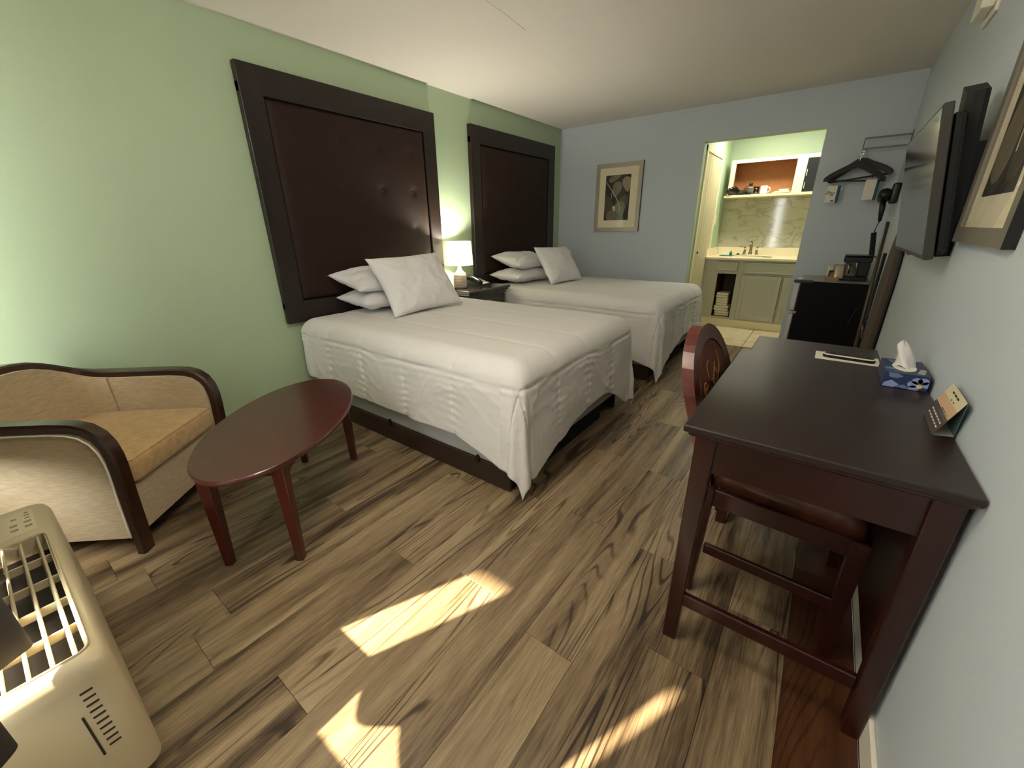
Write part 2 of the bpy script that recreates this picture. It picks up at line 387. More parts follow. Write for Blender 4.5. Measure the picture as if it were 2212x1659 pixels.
# alcove
AX0, AX1, AY = 1.70, 2.98, 6.90
af = struct('floor_alcove', B(AX0 - 0.05, AX1 + 0.05, D + 0.0, AY, -0.08, -0.006), GROUT, label='cream tiled floor of the vanity alcove')
tl = 0.457
tx = 2.452 - 2 * tl
while tx < AX1:
    ty = 5.50 - tl
    while ty < AY:
        a, b, c_, d_ = max(tx, AX0), min(tx + tl, AX1), max(ty, D + 0.0), min(ty + tl, AY)
        if b - a > 0.02 and d_ - c_ > 0.02:
            obj('tile', B(a + 0.003, b - 0.003, c_ + 0.003, d_ - 0.003, -0.006, 0.001, bev=0.0015), TILE, af)
        ty += tl
    tx += tl
struct('wall_alcove_left', B(AX0 - 0.08, AX0, D + 0.1, AY + 0.08, 0, H), GREEN)
struct('wall_alcove_right', B(AX1, AX1 + 0.08, D + 0.1, AY + 0.08, 0, H), GREEN)
struct('wall_alcove_back', B(AX0, AX1, AY, AY + 0.08, 0, H), GREEN)
struct('ceiling_alcove', B(AX0 - 0.1, AX1 + 0.1, D, AY + 0.1, H + 0.03, H + 0.08), CEIL)
# side door of the alcove
d2 = struct('door_2', B(AX0 + 0.001, AX0 + 0.006, 5.57, 6.29, 0.005, 2.06), mat('door_gap', (60, 54, 40), 0.8), label='cream side door with vertical grooves in the alcove')
for k in range(6):
    y0 = 5.575 + k * 0.118
    obj('door_board', B(AX0 + 0.004, AX0 + 0.018, y0 + 0.002, y0 + 0.116, 0.01, 2.055, bev=0.003), DOORLEAF, d2)
for (y0, y1) in ((5.50, 5.565), (6.295, 6.36)):
    obj('door_casing', B(AX0, AX0 + 0.022, y0, y1, 0, 2.13, bev=0.005), CREAM, d2)
obj('door_casing', B(AX0, AX0 + 0.0225, 5.50, 6.36, 2.065, 2.13, bev=0.005), CREAM, d2)
obj('knob', lathe(BM(), [(0.004, 0), (0.012, 0.004), (0.012, 0.016), (0.004, 0.02)], (0, 0, 0), 12), BLACK, d2, world=False).matrix_local = Matrix.Translation((AX0 + 0.018, 5.66, 0.98)) @ Matrix.Rotation(math.radians(90), 4, 'Y')

# ------------------------------------------------------------------ headboards
def headboard(name, y0, label, seed):
    y1 = y0 + 1.559; z0, z1 = 0.672, 2.228
    t = thing(name, label, 'headboard', (0.0, (y0 + y1) / 2, z0), group='headboards on the green wall')
    fw, ft = 0.135, 0.16
    obj('frame_rail', B(0.002, 0.05, y0, y1, z1 - ft, z1, bev=0.006, seg=2), DKWOOD, t)
    obj('frame_rail', B(0.002, 0.05, y0, y1, z0, z0 + 0.15, bev=0.006, seg=2), DKWOOD, t)
    for (a, b) in ((y0, y0 + fw), (y1 - fw, y1)):
        obj('frame_stile', B(0.002, 0.0495, a, b, z0 + 0.1, z1 - 0.1, bev=0.006, seg=2), DKWOOD, t)
    # tufted pad: grid with dimples
    ya, yb, za, zb = y0 + fw + 0.004, y1 - fw - 0.004, z0 + 0.154, z1 - ft - 0.004
    btn = []
    for r in range(4):
        for c in range(4):
            btn.append((ya + (c + 0.5) * (yb - ya) / 4, za + (r + 0.6) * (zb - za) / 4.2))
    bm = BM(); NY, NZ = 72, 72; g = []
    for i in range(NZ + 1):
        row = []
        for j in range(NY + 1):
            y = ya + (yb - ya) * j / NY; z = za + (zb - za) * i / NZ
            e = min(y - ya, yb - y, z - za, zb - z)
            h = 0.046 + 0.016 * (1 - math.exp(-e / 0.02)) - 0.012
            for (by, bz) in btn:
                dy, dz = y - by, z - bz; d2 = dy * dy + dz * dz
                h -= 0.009 * math.exp(-d2 / (2 * 0.020 ** 2)) + 0.004 * math.exp(-d2 / (2 * 0.05 ** 2))
            row.append(bm.verts.new((h, y, z)))
        g.append(row)
    for i in range(NZ):
        for j in range(NY): bm.faces.new([g[i][j], g[i][j + 1], g[i + 1][j + 1], g[i + 1][j]])
    # back
    bv = [bm.verts.new((0.01, y, z)) for (y, z) in ((ya, za), (yb, za), (yb, zb), (ya, zb))]
    bm.faces.new(bv[::-1])
    ring = g[0] + [g[i][NY] for i in range(1, NZ + 1)] + g[NZ][-2::-1] + [g[i][0] for i in range(NZ - 1, 0, -1)]
    cor = {0: bv[0], NY: bv[1], NY + NZ: bv[2], 2 * NY + NZ: bv[3]}
    cur = bv[0]
    N = len(ring)
    for i in range(N):
        a, b = ring[i], ring[(i + 1) % N]
        nxt = cor.get((i + 1) % N)
        if nxt and nxt is not cur: bm.faces.new([b, a, cur, nxt]); cur = nxt
        else: bm.faces.new([b, a, cur])
    pad = obj('upholstered_panel', bm, TUFT, t, smooth=True)
    for (by, bz) in btn:
        o = obj('button', lathe(BM(), [(0.002, 0.006), (0.009, 0.005), (0.012, 0.001), (0.012, -0.002)], (0, 0, 0), 12), TUFT, pad, smooth=True, world=False)
        o.matrix_local = Matrix.Translation((0.036, by - t.location.y, bz - t.location.z)) @ Matrix.Rotation(math.radians(90), 4, 'Y')
    return t
headboard('headboard', 1.422, 'large dark brown tufted headboard behind the nearer bed', 1)
headboard('headboard', 3.447, 'dark brown tufted headboard in the corner behind the farther bed', 2)

# ------------------------------------------------------------------ beds
def bed(y0, label):
    y1 = y0 + 1.352; x0, x1 = 0.08, 1.97
    t = thing('bed', label, 'bed', ((x0 + x1) / 2, (y0 + y1) / 2, 0), group='double beds')
    obj('mattress', B(x0, x1 + 0.02, y0 + 0.0, y1, 0.40, 0.665, bev=0.05, seg=4), SHEET, t, smooth=True)
    obj('box_spring', B(x0, x1, y0 + 0.005, y1 - 0.005, 0.13, 0.40, bev=0.02, seg=2), BOXSP, t)
    obj('side_rail', B(x0, x1 - 0.02, y0 + 0.004, y0 + 0.03, 0.0, 0.131, bev=0.004), RAIL, t)
    obj('side_rail', B(x0, x1 - 0.02, y1 - 0.03, y1 - 0.004, 0.0, 0.131, bev=0.004), RAIL, t)
    obj('foot_rail', B(x1 - 0.06, x1 - 0.03, y0 + 0.03, y1 - 0.25, 0.0, 0.131), BLACKB, t)
    for x in (0.98, 1.735):
        br = BM()
        pts = [(-0.013, 0), (0.013, 0), (0.013, 0.03), (0.008, 0.042), (0, 0.046), (-0.008, 0.042), (-0.013, 0.03)]
        prism(br, pts, lambda a, b, d: (x + a, d, 0.112 + b), y0 - 0.002, y0 + 0.006)
        obj('mattress_clip', br, BLACK, t)
    return t
BY1, BY2 = 1.498, 3.523
bed(BY1, 'nearer double bed with brown rail under the white comforter')
bed(BY2, 'farther double bed under the white comforter in the corner')

def fnoise(x, y, z): return noise.noise(Vector((x, y, z)))
def comforter(y0, seed, label):
    hw = 0.70; x0, L = 0.075, 1.955; yc = y0 + 0.685; ztop = 0.700; r = 0.11
    ds, df = 0.40, 0.44
    step = 0.0085
    NS = int((L + df) / step); NT = int(2 * (hw + ds) / step)
    bm = BM(); g = []
    seam_t = (-0.70 - 0.06, -0.36, -0.02, 0.32, 0.66 + 0.1)
    seam_s = (L + 0.055,)
    seam_v = (0.34, 0.72, 1.12, 1.52, 1.88)
    sd = seed * 13.7
    for i in range(NS + 1):
        s = (L + df) * i / NS; row = []
        for j in range(NT + 1):
            t = -(hw + ds) + 2 * (hw + ds) * j / NT
            sg = -1 if t < 0 else 1
            a = max(0.0, s - (L - r)); b = max(0.0, abs(t) - (hw - r))
            # uneven hem
            hv = 1 + 0.05 * fnoise(s * 1.8, t * 1.8, sd) + 0.03 * fnoise(s * 6, t * 6, sd + 3)
            if a < 1e-6 and b > 0: hv -= 0.16 * math.exp(-s / 0.22)
            if b < 0.05: hv -= 0.17 * max(0, math.cos((t - 0.14) / 0.42 * math.pi / 2)) if abs(t - 0.14) < 0.42 else 0
            if a < 1e-6 and b > 0: hv += 0.32 * max(0.0, 1 - (L - r - s) / 0.46) ** 1.7
            elif b < 1e-6 and a > 0: hv += 0.32 * max(0.0, 1 - (hw - r - abs(t)) / 0.40) ** 1.7
            elif a > 0 and b > 0: hv += 0.32
            R = (a ** 5 + b ** 5) ** 0.2
            bx = min(s, L - r); bt = sg * min(abs(t), hw - r)
            if R < 1e-7:
                h = 0; dn = 0; dx = dt = 0.0
            else:
                rr0 = math.hypot(a, b); dx, dt = a / rr0, b / rr0
                q = r * math.pi / 2
                Rv = R if R < q else q + (R - q) * hv
                if Rv < q: h = r * math.sin(Rv / r); dn = r * (1 - math.cos(Rv / r))
                else: h = r + 0.03 * (Rv - q); dn = r + (Rv - q)
            cornr = 0.0
            if a > 0 and b > 0:
                phi = math.atan2(b, a); cornr = (1 - math.cos(4 * phi)) / 2
                k = min(1.0, dn / 0.55)
                h += (0.055 * k * cornr) + 0.010 * k * math.sin(phi * 12 + sd) * math.sin(2 * phi)
            side = min(1.0, dn / 0.12) if R > 0 else 0.0
            # seams
            dseam = min([abs(t - q_) for q_ in seam_t] + [abs(s - q_) for q_ in seam_s])
            if b > 0.06 and a < 0.03: dseam = min(dseam, min(abs(s - q_) for q_ in seam_v))
            if a > 0.06: dseam = min(dseam, min(abs(t - q_) for q_ in (-0.36, -0.02, 0.32)) + 0.004)
            puff = 0.0055 * (1 - math.exp(-dseam / 0.03)) - 0.0045 * math.exp(-(dseam / 0.006) ** 2)
            # wrinkles
            if side > 0.01:
                along = s if a < 1e-6 else t
                n0 = fnoise(along * 3.1, dn * 3.3, sd + 2)
                wv = 0.010 * fnoise(along * 4.2 + 1.5 * dn, dn * 5, sd + 5)
                rd = 1 - abs(fnoise(along * 5.0 + 2.2 * n0, dn * 8 + 2.5 * n0 + 0.8 * along, sd + 9)) * 2.2
                wv += 0.0055 * max(0.0, rd) ** 3 * (0.3 + 0.9 * abs(n0))
                rd = 1 - abs(fnoise(along * 17 + 3 * n0, dn * 20 + 3 * n0, sd + 13)) * 2.2
                wv += 0.0012 * max(0.0, rd) ** 2
                wv += 0.0035 * math.exp(-dseam / 0.03) * math.sin(dn * 150 + 9 * n0)
                wv += 0.009 * math.exp(-s / 0.22) * math.sin(along * 52 + dn * 14 + 3 * n0) * (1 if a < 1e-6 else 0)
                puff += wv * side
            puff += (1 - side) * (0.004 * fnoise(s * 2.2, t * 2.2, sd + 20) + 0.0018 * fnoise(s * 9, t * 9, sd + 21))
            nx, ny, nz = dx * min(1, dn / r) if R > 0 else 0, sg * dt * min(1, dn / r) if R > 0 else 0, max(0.0, 1 - dn / r)
            z = ztop - dn + nz * puff
            crown = 0.012 * (1 - (t / (hw + ds)) ** 2) - 0.02 * math.exp(-(s) / 0.08)
            z += crown * nz
            X = x0 + bx + dx * h + nx * puff; Y = yc + bt + sg * dt * h + ny * puff
            z = max(z, 0.018)
            lim = max(0.0, min(1.0, (0.56 - s) / 0.12))      # squeezed beside the nightstand
            if seed == 1 and Y > 2.872: Y = Y + (2.872 - Y) * lim
            if seed == 2 and Y < 3.518: Y = Y + (3.518 - Y) * lim
            row.append(bm.verts.new((X, Y, z)))
        g.append(row)
    for i in range(NS):
        for j in range(NT): bm.faces.new([g[i][j], g[i + 1][j], g[i + 1][j + 1], g[i][j + 1]])
    o = obj('comforter', bm, SHEET, None, smooth=True)
    md = o.modifiers.new('thick', 'SOLIDIFY'); md.thickness = 0.009; md.offset = -1
    tag(o, label, 'comforter', 'white comforters')
    return o
comforter(BY1, 1, 'white quilted comforter draped over the nearer bed, corner nearly on the floor')
comforter(BY2, 2, 'white quilted comforter on the farther bed beside the blue wall')

def pillow(label, c, ex, ey, w, h, T, seed):
    ex = Vector(ex).normalized(); ey = Vector(ey); ey = (ey - ex * ey.dot(ex)).normalized(); ez = ex.cross(ey)
    n = 44; bm = BM(); sd = seed * 7.3; sheets = []
    for side in (1, -1):
        g = []
        for i in range(n + 1):
            row = []
            for j in range(n + 1):
                u = -1 + 2 * i / n; v = -1 + 2 * j / n
                px = w / 2 * u * (1 - 0.09 * (1 - v * v)); py = h / 2 * v * (1 - 0.08 * (1 - u * u))
                e = max(0.0, (1 - abs(u) ** 3.0) * (1 - abs(v) ** 3.0))
                z = T / 2 * e ** 0.55
                wr = 0.016 * fnoise(u * 1.9 + sd, v * 1.9, side * 2.0) + 0.007 * max(0, 1 - 2.4 * abs(fnoise(u * 3.4, v * 3.0 + sd, side * 3.0))) ** 2
                cr = abs(u * v)
                wr += 0.010 * cr * math.sin(11 * (u * 0.8 - v * (1 if u * v > 0 else -1)) + sd)
                z += wr * min(1, e * 3)
                row.append(bm.verts.new(Vector(c) + ex * px + ey * py + ez * (side * z)))
            g.append(row)
        for i in range(n):
            for j in range(n):
                f = [g[i][j], g[i + 1][j], g[i + 1][j + 1], g[i][j + 1]]
                bm.faces.new(f if side > 0 else f[::-1])
    bmesh.ops.remove_doubles(bm, verts=bm.verts[:], dist=0.0004)
    o = obj('pillow', bm, PILLOW, None, smooth=True)
    return tag(o, label, 'pillow', 'white bed pillows')
pillow('flat white pillow lowest of the pile at the head of the nearer bed', (0.29, 2.13, 0.805), (0.06, 1, 0), (-1, 0, 0.03), 0.70, 0.42, 0.14, 1)
pillow('white pillow second in the pile at the head of the nearer bed', (0.265, 2.11, 0.95), (0.0, 1, 0.03), (-1, 0, 0.22), 0.72, 0.40, 0.14, 2)
pillow('white pillow leaning in front of the pile on the nearer bed', (0.575, 2.18, 0.918), (0.03, 1, 0.02), (-0.56, 0, 0.83), 0.67, 0.47, 0.17, 3)
pillow('flat white pillow lowest of the pile at the head of the farther bed', (0.29, 3.98, 0.805), (0.06, 1, 0), (-1, 0, 0.03), 0.70, 0.42, 0.14, 4)
pillow('white pillow second in the pile at the head of the farther bed', (0.275, 4.01, 0.955), (0.0, 1, -0.02), (-1, 0, 0.24), 0.72, 0.40, 0.14, 5)
pillow('white pillow leaning in front of the pile on the farther bed', (0.625, 4.20, 0.905), (0.04, 1, -0.02), (-0.54, 0, 0.82), 0.65, 0.45, 0.16, 6)

# ------------------------------------------------------------------ nightstand, lamp, telephone
NX0, NX1, NY0, NY1, NZ = 0.055, 0.455, 2.935, 3.455, 0.75
t = thing('nightstand', 'dark glossy wooden nightstand between the two beds', 'nightstand', (0.25, 3.2, 0))
obj('top', B(NX0, NX1 + 0.0, NY0 - 0.055, NY1 + 0.055, NZ - 0.028, NZ, bev=0.005, seg=2), NSWOOD, t)
obj('moulding', B(NX0, NX1 - 0.015, NY0 - 0.04, NY1 + 0.04, NZ - 0.05, NZ - 0.028, bev=0.006, seg=2), NSWOOD, t)
obj('moulding', B(NX0, NX1 - 0.03, NY0 - 0.025, NY1 + 0.025, NZ - 0.075, NZ - 0.05, bev=0.008, seg=2), NSWOOD, t)
obj('body', B(NX0, NX1 - 0.045, NY0 - 0.01, NY1 + 0.01, 0.05, NZ - 0.075, bev=0.003), NSWOOD, t)
for (a, b) in ((0.40, 0.64), (0.12, 0.37)):
    dw = obj('drawer', B(NX1 - 0.047, NX1 - 0.03, NY0 + 0.02, NY1 - 0.02, a, b, bev=0.005, seg=2), NSWOOD, t)
    obj('knob', tube(BM(), [(NX1 - 0.03, 3.2, (a + b) / 2), (NX1 - 0.005, 3.2, (a + b) / 2)], [0.006, 0.014], 12), BRASS, dw)
obj('plinth', B(NX0, NX1 - 0.03, NY0 + 0.0, NY1 - 0.0, 0.0, 0.05, bev=0.004), NSWOOD, t)
LX, LY = 0.190, 3.045
t = thing('table_lamp', 'lit bedside lamp with a white drum shade and ribbed ceramic base', 'lamp', (LX, LY, NZ))
obj('base', lathe(BM(), [(0.05, 0), (0.062, 0.004), (0.064, 0.02), (0.063, 0.08), (0.060, 0.125), (0.056, 0.135)], (LX, LY, NZ), 40), RIB, t, smooth=True)
obj('neck', lathe(BM(), [(0.056, 0.134), (0.054, 0.142), (0.034, 0.158), (0.022, 0.178), (0.018, 0.2), (0.018, 0.215)], (LX, LY, NZ), 40), WHITE, t, smooth=True)
sh = BM(); lathe(sh, [(0.133, 0.215), (0.121, 0.43), (0.119, 0.43), (0.131, 0.215)], (LX, LY, NZ), 48, cap=False)
obj('shade', sh, SHADE, t, smooth=True)
for rad, zz in ((0.133, 0.217), (0.121, 0.429)):
    rr = BM(); tube(rr, [(LX + rad * math.cos(a), LY + rad * math.sin(a), NZ + zz) for a in [2 * math.pi * k / 48 for k in range(49)]], 0.0022, 6, caps=False)
    obj('shade_rim', rr, SHEET, t)
obj('bulb', lathe(BM(), [(0.012, 0.215), (0.014, 0.25), (0.028, 0.29), (0.028, 0.315), (0.012, 0.335)], (LX, LY, NZ), 20), mat('bulb_glow', (255, 240, 210), 0.4, emit=(255, 236, 196), estr=6), t, smooth=True)
pl = bpy.data.lights.new('bedside_bulb_light', 'POINT'); pl.energy = 24; pl.color = (1, 0.93, 0.76); pl.shadow_soft_size = 0.03
po = bpy.data.objects.new('bedside_bulb_light', pl); COL.objects.link(po); po.location = (LX, LY, NZ + 0.36)

PX, PY = 0.215, 3.27
t = thing('telephone', 'black desk telephone on the nightstand beside the lamp', 'telephone', (PX, PY, NZ))
ph = BM()
prism(ph, [(-0.10, 0), (0.10, 0), (0.10, 0.018), (-0.06, 0.06), (-0.10, 0.06)], lambda a, b, d: (PX + a, PY + d, NZ + 0.0005 + b), -0.085, 0.085)
obj('body', ph, BLACK, t)
hp = [(PX - 0.09, PY - 0.055, NZ + 0.07), (PX - 0.06, PY - 0.055, NZ + 0.088), (PX + 0.0, PY - 0.055, NZ + 0.082), (PX + 0.06, PY - 0.055, NZ + 0.060), (PX + 0.095, PY - 0.055, NZ + 0.03)]
obj('handset', tube(BM(), hp, [0.024, 0.020, 0.017, 0.020, 0.026], 12), BLACK, t, smooth=True)
fp = BM(); prism(fp, [(0.092, 0.0225), (-0.055, 0.0613), (-0.055, 0.0643), (0.092, 0.0255)], lambda a, b, d: (PX + a, PY + d, NZ + b), -0.01, 0.08)
kp = obj('faceplate', fp, SILVER, t)
for r in range(4):
    for c in range(3):
        a = 0.06 - 0.03 * r
        zz = 0.0255 + (0.092 - a) * 0.2644
        obj('key', B(PX + a - 0.008, PX + a + 0.008, PY + 0.008 + c * 0.02, PY + 0.022 + c * 0.02, NZ + zz - 0.001, NZ + zz + 0.004, bev=0.001), DGREY, kp)

# ------------------------------------------------------------------ armchair (local x = forward, y = width)
AR = math.atan2(0.66, 0.75)
t = thing('armchair', 'beige upholstered armchair with dark wood arms by the green wall', 'armchair', (0.92, 0.22, 0), AR)
TW = 0.72
half = [(0.000, 0.034, 0.0), (0.008, 0.034, 0.12), (0.018, 0.034, 0.28), (0.028, 0.034, 0.42), (0.028, 0.034, 0.47), (0.021, 0.034, 0.52), (0.003, 0.034, 0.56), (-0.028, 0.034, 0.588), (-0.07, 0.034, 0.602), (-0.14, 0.034, 0.607), (-0.26, 0.034, 0.608), (-0.38, 0.034, 0.608), (-0.46, 0.040, 0.610), (-0.52, 0.058, 0.618), (-0.565, 0.092, 0.640), (-0.60, 0.14, 0.672), (-0.622, 0.19, 0.700), (-0.636, 0.24, 0.720), (-0.643, 0.30, 0.730), (-0.645, 0.36, 0.733)]
full = half + [(a, TW - b, c) for a, b, c in half[-2::-1]]
def outward(i):
    k = i if i < len(half) else len(full) - 1 - i
    a, b, c = half[k]
    f = 0 if a > -0.40 else min(1.0, (-0.40 - a) / 0.245)
    ang = f * math.pi / 2
    v = Vector((-math.sin(ang), -math.cos(ang), 0))
    if i >= len(half): v.y = -v.y
    return v
bm = BM(); rings = []
for i, p in enumerate(full):
    p = Vector(p); a = Vector(full[max(0, i - 1)]); b = Vector(full[min(len(full) - 1, i + 1)])
    tg = (b - a).normalized(); l = outward(i); l = (l - tg * l.dot(tg)).normalized(); n_ = tg.cross(l)
    hw_, ht_ = 0.030, 0.020
    ring = []
    for (x, y) in ((-1, -0.6), (-0.75, -1), (0.75, -1), (1, -0.6), (1, 0.6), (0.75, 1), (-0.75, 1), (-1, 0.6)):
        ring.append(bm.verts.new(p + l * x * hw_ + n_ * y * ht_))
    rings.append(ring)
for i in range(len(rings) - 1):
    for k in range(8): bm.faces.new([rings[i][k], rings[i][(k + 1) % 8], rings[i + 1][(k + 1) % 8], rings[i + 1][k]])
bm.faces.new(rings[0]); bm.faces.new(rings[-1][::-1])
sharp(obj('wooden_arm_frame', bm, CHAIRWOOD, t, smooth=True, world=False), 40)
def shell(name, i0, i1, inner, outer, zb, m):
    bm = BM(); cols = []
    for i in range(i0, i1 + 1):
        p = Vector(full[i]); l = outward(i)
        o_ = p + l * outer; q_ = p - l * inner
        zt = p.z - 0.012
        cols.append([bm.verts.new((o_.x, o_.y, zb)), bm.verts.new((o_.x, o_.y, zt)), bm.verts.new((q_.x, q_.y, zt)), bm.verts.new((q_.x, q_.y, zb))])
    for c in range(len(cols) - 1):
        for k in range(4):
            f = [cols[c][k], cols[c][(k + 1) % 4], cols[c + 1][(k + 1) % 4], cols[c + 1][k]]
            bm.faces.new(f)
    bm.faces.new(cols[0]); bm.faces.new(cols[-1][::-1])
    return obj(name, bm, m, t, world=False)
def sidepanel(name, y0, y1):
    prof = [(a - 0.012 if k < 9 else a, max(0.0, c - (0.0 if k < 6 else 0.014))) for k, (a, b, c) in enumerate(half[:13])]
    poly = [(prof[1][0], 0.085)] + prof[2:] + [(-0.47, 0.592), (-0.47, 0.085)]
    bm = prism(BM(), poly, lambda a, b, d: (a, d, b), y0, y1)
    return obj(name, bm, FABRIC, t, world=False)
for (a, b) in ((0.008, 0.078), (TW - 0.078, TW - 0.008)): sidepanel('side_panel', a, b)
nb = len(full)
shell('back_panel', 12, nb - 13, 0.05, 0.022, 0.09, FABRIC)
# piping along the outer side panel
for yy in (0.006, TW - 0.006):
    pp = [(a - 0.022, yy, c - 0.022) for a, b, c in half[1:13]]
    obj('piping', tube(BM(), [(-0.013, yy, 0.087)] + pp, 0.004, 6), PAPER, t, world=False, smooth=True)
cu = obj('seat_cushion', B(-0.585, 0.03, 0.082, TW - 0.082, 0.300, 0.418, bev=0.028, seg=4), FABRIC2, t, world=False, smooth=True)
obj('cushion_piping', tube(BM(), [(-0.2, 0.088, 0.412), (0.0, 0.088, 0.412), (0.021, 0.10, 0.410), (0.022, 0.3, 0.412), (0.022, TW - 0.3, 0.412), (0.021, TW - 0.10, 0.410), (0.0, TW - 0.088, 0.412), (-0.2, TW - 0.088, 0.412)], 0.0045, 6), FABRIC2, cu, world=False, smooth=True)
obj('front_panel', B(-0.03, 0.006, 0.068, TW - 0.068, 0.082, 0.302, bev=0.006), FABRIC, t, world=False)
obj('underside', B(-0.56, -0.03, 0.05, TW - 0.05, 0.09, 0.30), BLACKB, t, world=False)
for y in (0.10, TW - 0.10):
    bm = BM(); prism(bm, [(-0.02, 0), (0.02, 0), (0.028, 0.12), (-0.028, 0.12)], lambda a, b, d: (-0.53 + a, y + d, b), -0.022, 0.022)
    obj('leg', bm, CHAIRWOOD, t, world=False)

# ------------------------------------------------------------------ coffee table
t = thing('coffee_table', 'oval mahogany coffee table on four tapered legs beside the armchair', 'coffee table', (1.136, 0.824, 0), math.radians(131.45))
bm = BM(); N = 96; za, zb = 0.458, 0.480
prof = [(0.985, za), (0.995, za + 0.004), (1.0, za + 0.011), (0.995, zb - 0.003), (0.985, zb)]
rings = []
for f, z in prof:
    rings.append([bm.verts.new((0.525 * math.cos(2 * math.pi * k / N) - (1 - f) * 0.5 * math.cos(2 * math.pi * k / N) * 0, 0, 0)) for k in range(N)])
    for k, v in enumerate(rings[-1]):
        a = 2 * math.pi * k / N; q = (1 - f) * 0.35
        v.co = ((0.525 - q) * math.cos(a), (0.279 - q) * math.sin(a), z)
for i in range(len(rings) - 1):
    for k in range(N): bm.faces.new([rings[i][k], rings[i][(k + 1) % N], rings[i + 1][(k + 1) % N], rings[i + 1][k]])
bm.faces.new(rings[0][::-1]); bm.faces.new(rings[-1])
obj('tabletop', bm, MAHOGTOP, t, world=False)
for sx in (-1, 1):
    for sy in (-1, 1):
        bm = BM()
        vt = [(sx * 0.358, sy * 0.118), (sx * 0.412, sy * 0.118), (sx * 0.412, sy * 0.165), (sx * 0.358, sy * 0.165)]
        vb = [(sx * 0.382, sy * 0.128), (sx * 0.412, sy * 0.128), (sx * 0.412, sy * 0.158), (sx * 0.382, sy * 0.158)]
        lo = [bm.verts.new((*p, 0.0)) for p in vb]; hi = [bm.verts.new((*p, 0.459)) for p in vt]
        for k in range(4): bm.faces.new([lo[k], lo[(k + 1) % 4], hi[(k + 1) % 4], hi[k]])
        bm.faces.new(lo); bm.faces.new(hi[::-1])
        bmesh.ops.bevel(bm, geom=bm.edges[:], offset=0.002, segments=1, affect='EDGES')
        obj('leg', bm, MAHOG, t, world=False)
def arch(L):
    return [(-L, 0.459), (L, 0.459), (L, 0.385), (L * 0.86, 0.40), (L * 0.6, 0.418), (0, 0.424), (-L * 0.6, 0.418), (-L * 0.86, 0.40), (-L, 0.385)]
for sy in (-1, 1):
    obj('apron', prism(BM(), arch(0.365), lambda a, b, d: (a, sy * 0.14 + d, b), -0.01, 0.01), MAHOG, t, world=False)
for sx in (-1, 1):
    obj('apron', prism(BM(), [(-0.12, 0.459), (0.12, 0.459), (0.12, 0.412), (0, 0.418), (-0.12, 0.412)], lambda a, b, d: (sx * 0.385 + d, a, b), -0.01, 0.01), MAHOG, t, world=False)

# ------------------------------------------------------------------ desk and side table
KX0, KX1, KY0, KY1, KZ = 2.813, RW - 0.004, 1.150, 2.052, 0.799
t = thing('desk', 'dark mahogany writing desk against the right wall', 'desk', (3.09, 1.6, 0))
bm = BM(); box(bm, KX0, KX1, KY0, KY1, KZ - 0.020, KZ, bev=0.003); obj('desktop', bm, DESKTOP, t)
bm = BM(); box(bm, KX0 + 0.012, KX1 - 0.008, KY0 + 0.012, KY1 - 0.012, KZ - 0.034, KZ - 0.020, bev=0.004); obj('edge_moulding', bm, DESKWOOD, t)
LG = 0.052
legs = {}
for nm, (x, y) in dict(nl=(2.842, 1.178), nr=(3.312, 1.178), fl=(2.842, 1.975), fr=(3.312, 1.975)).items():
    bm = BM(); w0, w1 = LG, 0.040
    xi = x if 'l' in nm else x
    top = [(x, y), (x + LG, y), (x + LG, y + LG), (x, y + LG)]
    ox = 0.0 if nm[1] == 'l' else LG - w1
    bot = [(x + ox, y), (x + ox + w1, y), (x + ox + w1, y + w1), (x + ox, y + w1)]
    lo = [bm.verts.new((*p, 0)) for p in bot]; hi = [bm.verts.new((*p, KZ - 0.034)) for p in top]
    for k in range(4): bm.faces.new([lo[k], lo[(k + 1) % 4], hi[(k + 1) % 4], hi[k]])
    bm.faces.new(lo); bm.faces.new(hi[::-1])
    bmesh.ops.bevel(bm, geom=bm.edges[:], offset=0.003, segments=1, affect='EDGES')
    obj('leg', bm, DESKWOOD, t)
for y in (1.190, 1.985): obj('apron', B(2.890, 3.316, y, y + 0.02, 0.655, KZ - 0.034), DESKWOOD, t)
obj('apron', B(3.335, 3.355, 1.225, 1.98, 0.655, KZ - 0.034), DESKWOOD, t)
obj('apron', B(2.850, 2.868, 1.225, 1.98, 0.715, KZ - 0.034), DESKWOOD, t)
obj('stretcher', B(2.880, 3.318, 1.186, 1.206, 0.152, 0.198, bev=0.003), DESKWOOD, t)
obj('back_panel', B(3.356, 3.364, 1.30, 1.975, 0.10, KZ - 0.034), DESKWOOD, t)  # added panel, keeps the wall below the desk dark
obj('stretcher', B(2.880, 3.318, 1.982, 2.002, 0.152, 0.198, bev=0.003), DESKWOOD, t)
t = thing('side_table', 'small dark table pushed against the far end of the desk', 'side table', (3.06, 2.21, 0))
obj('tabletop', B(2.843, 3.282, 2.060, 2.356, 0.772, 0.793, bev=0.003), DESKTOP, t)
obj('apron', B(2.865, 3.262, 2.080, 2.336, 0.69, 0.772), DESKWOOD, t)
for x in (2.86, 3.225):
    for y in (2.075, 2.30): obj('leg', B(x, x + 0.04, y, y + 0.04, 0, 0.772, bev=0.003), DESKWOOD, t)
obj('shelf', B(2.87, 3.255, 2.085, 2.33, 0.30, 0.32, bev=0.003), DESKWOOD, t)

# ------------------------------------------------------------------ desk chair (local x = forward to the wall, y = width)
CR = math.radians(-3)
t = thing('desk_chair', 'wooden chair with round patterned back tucked under the desk', 'chair', (2.878, 1.675, 0), CR)
HWC = 0.235
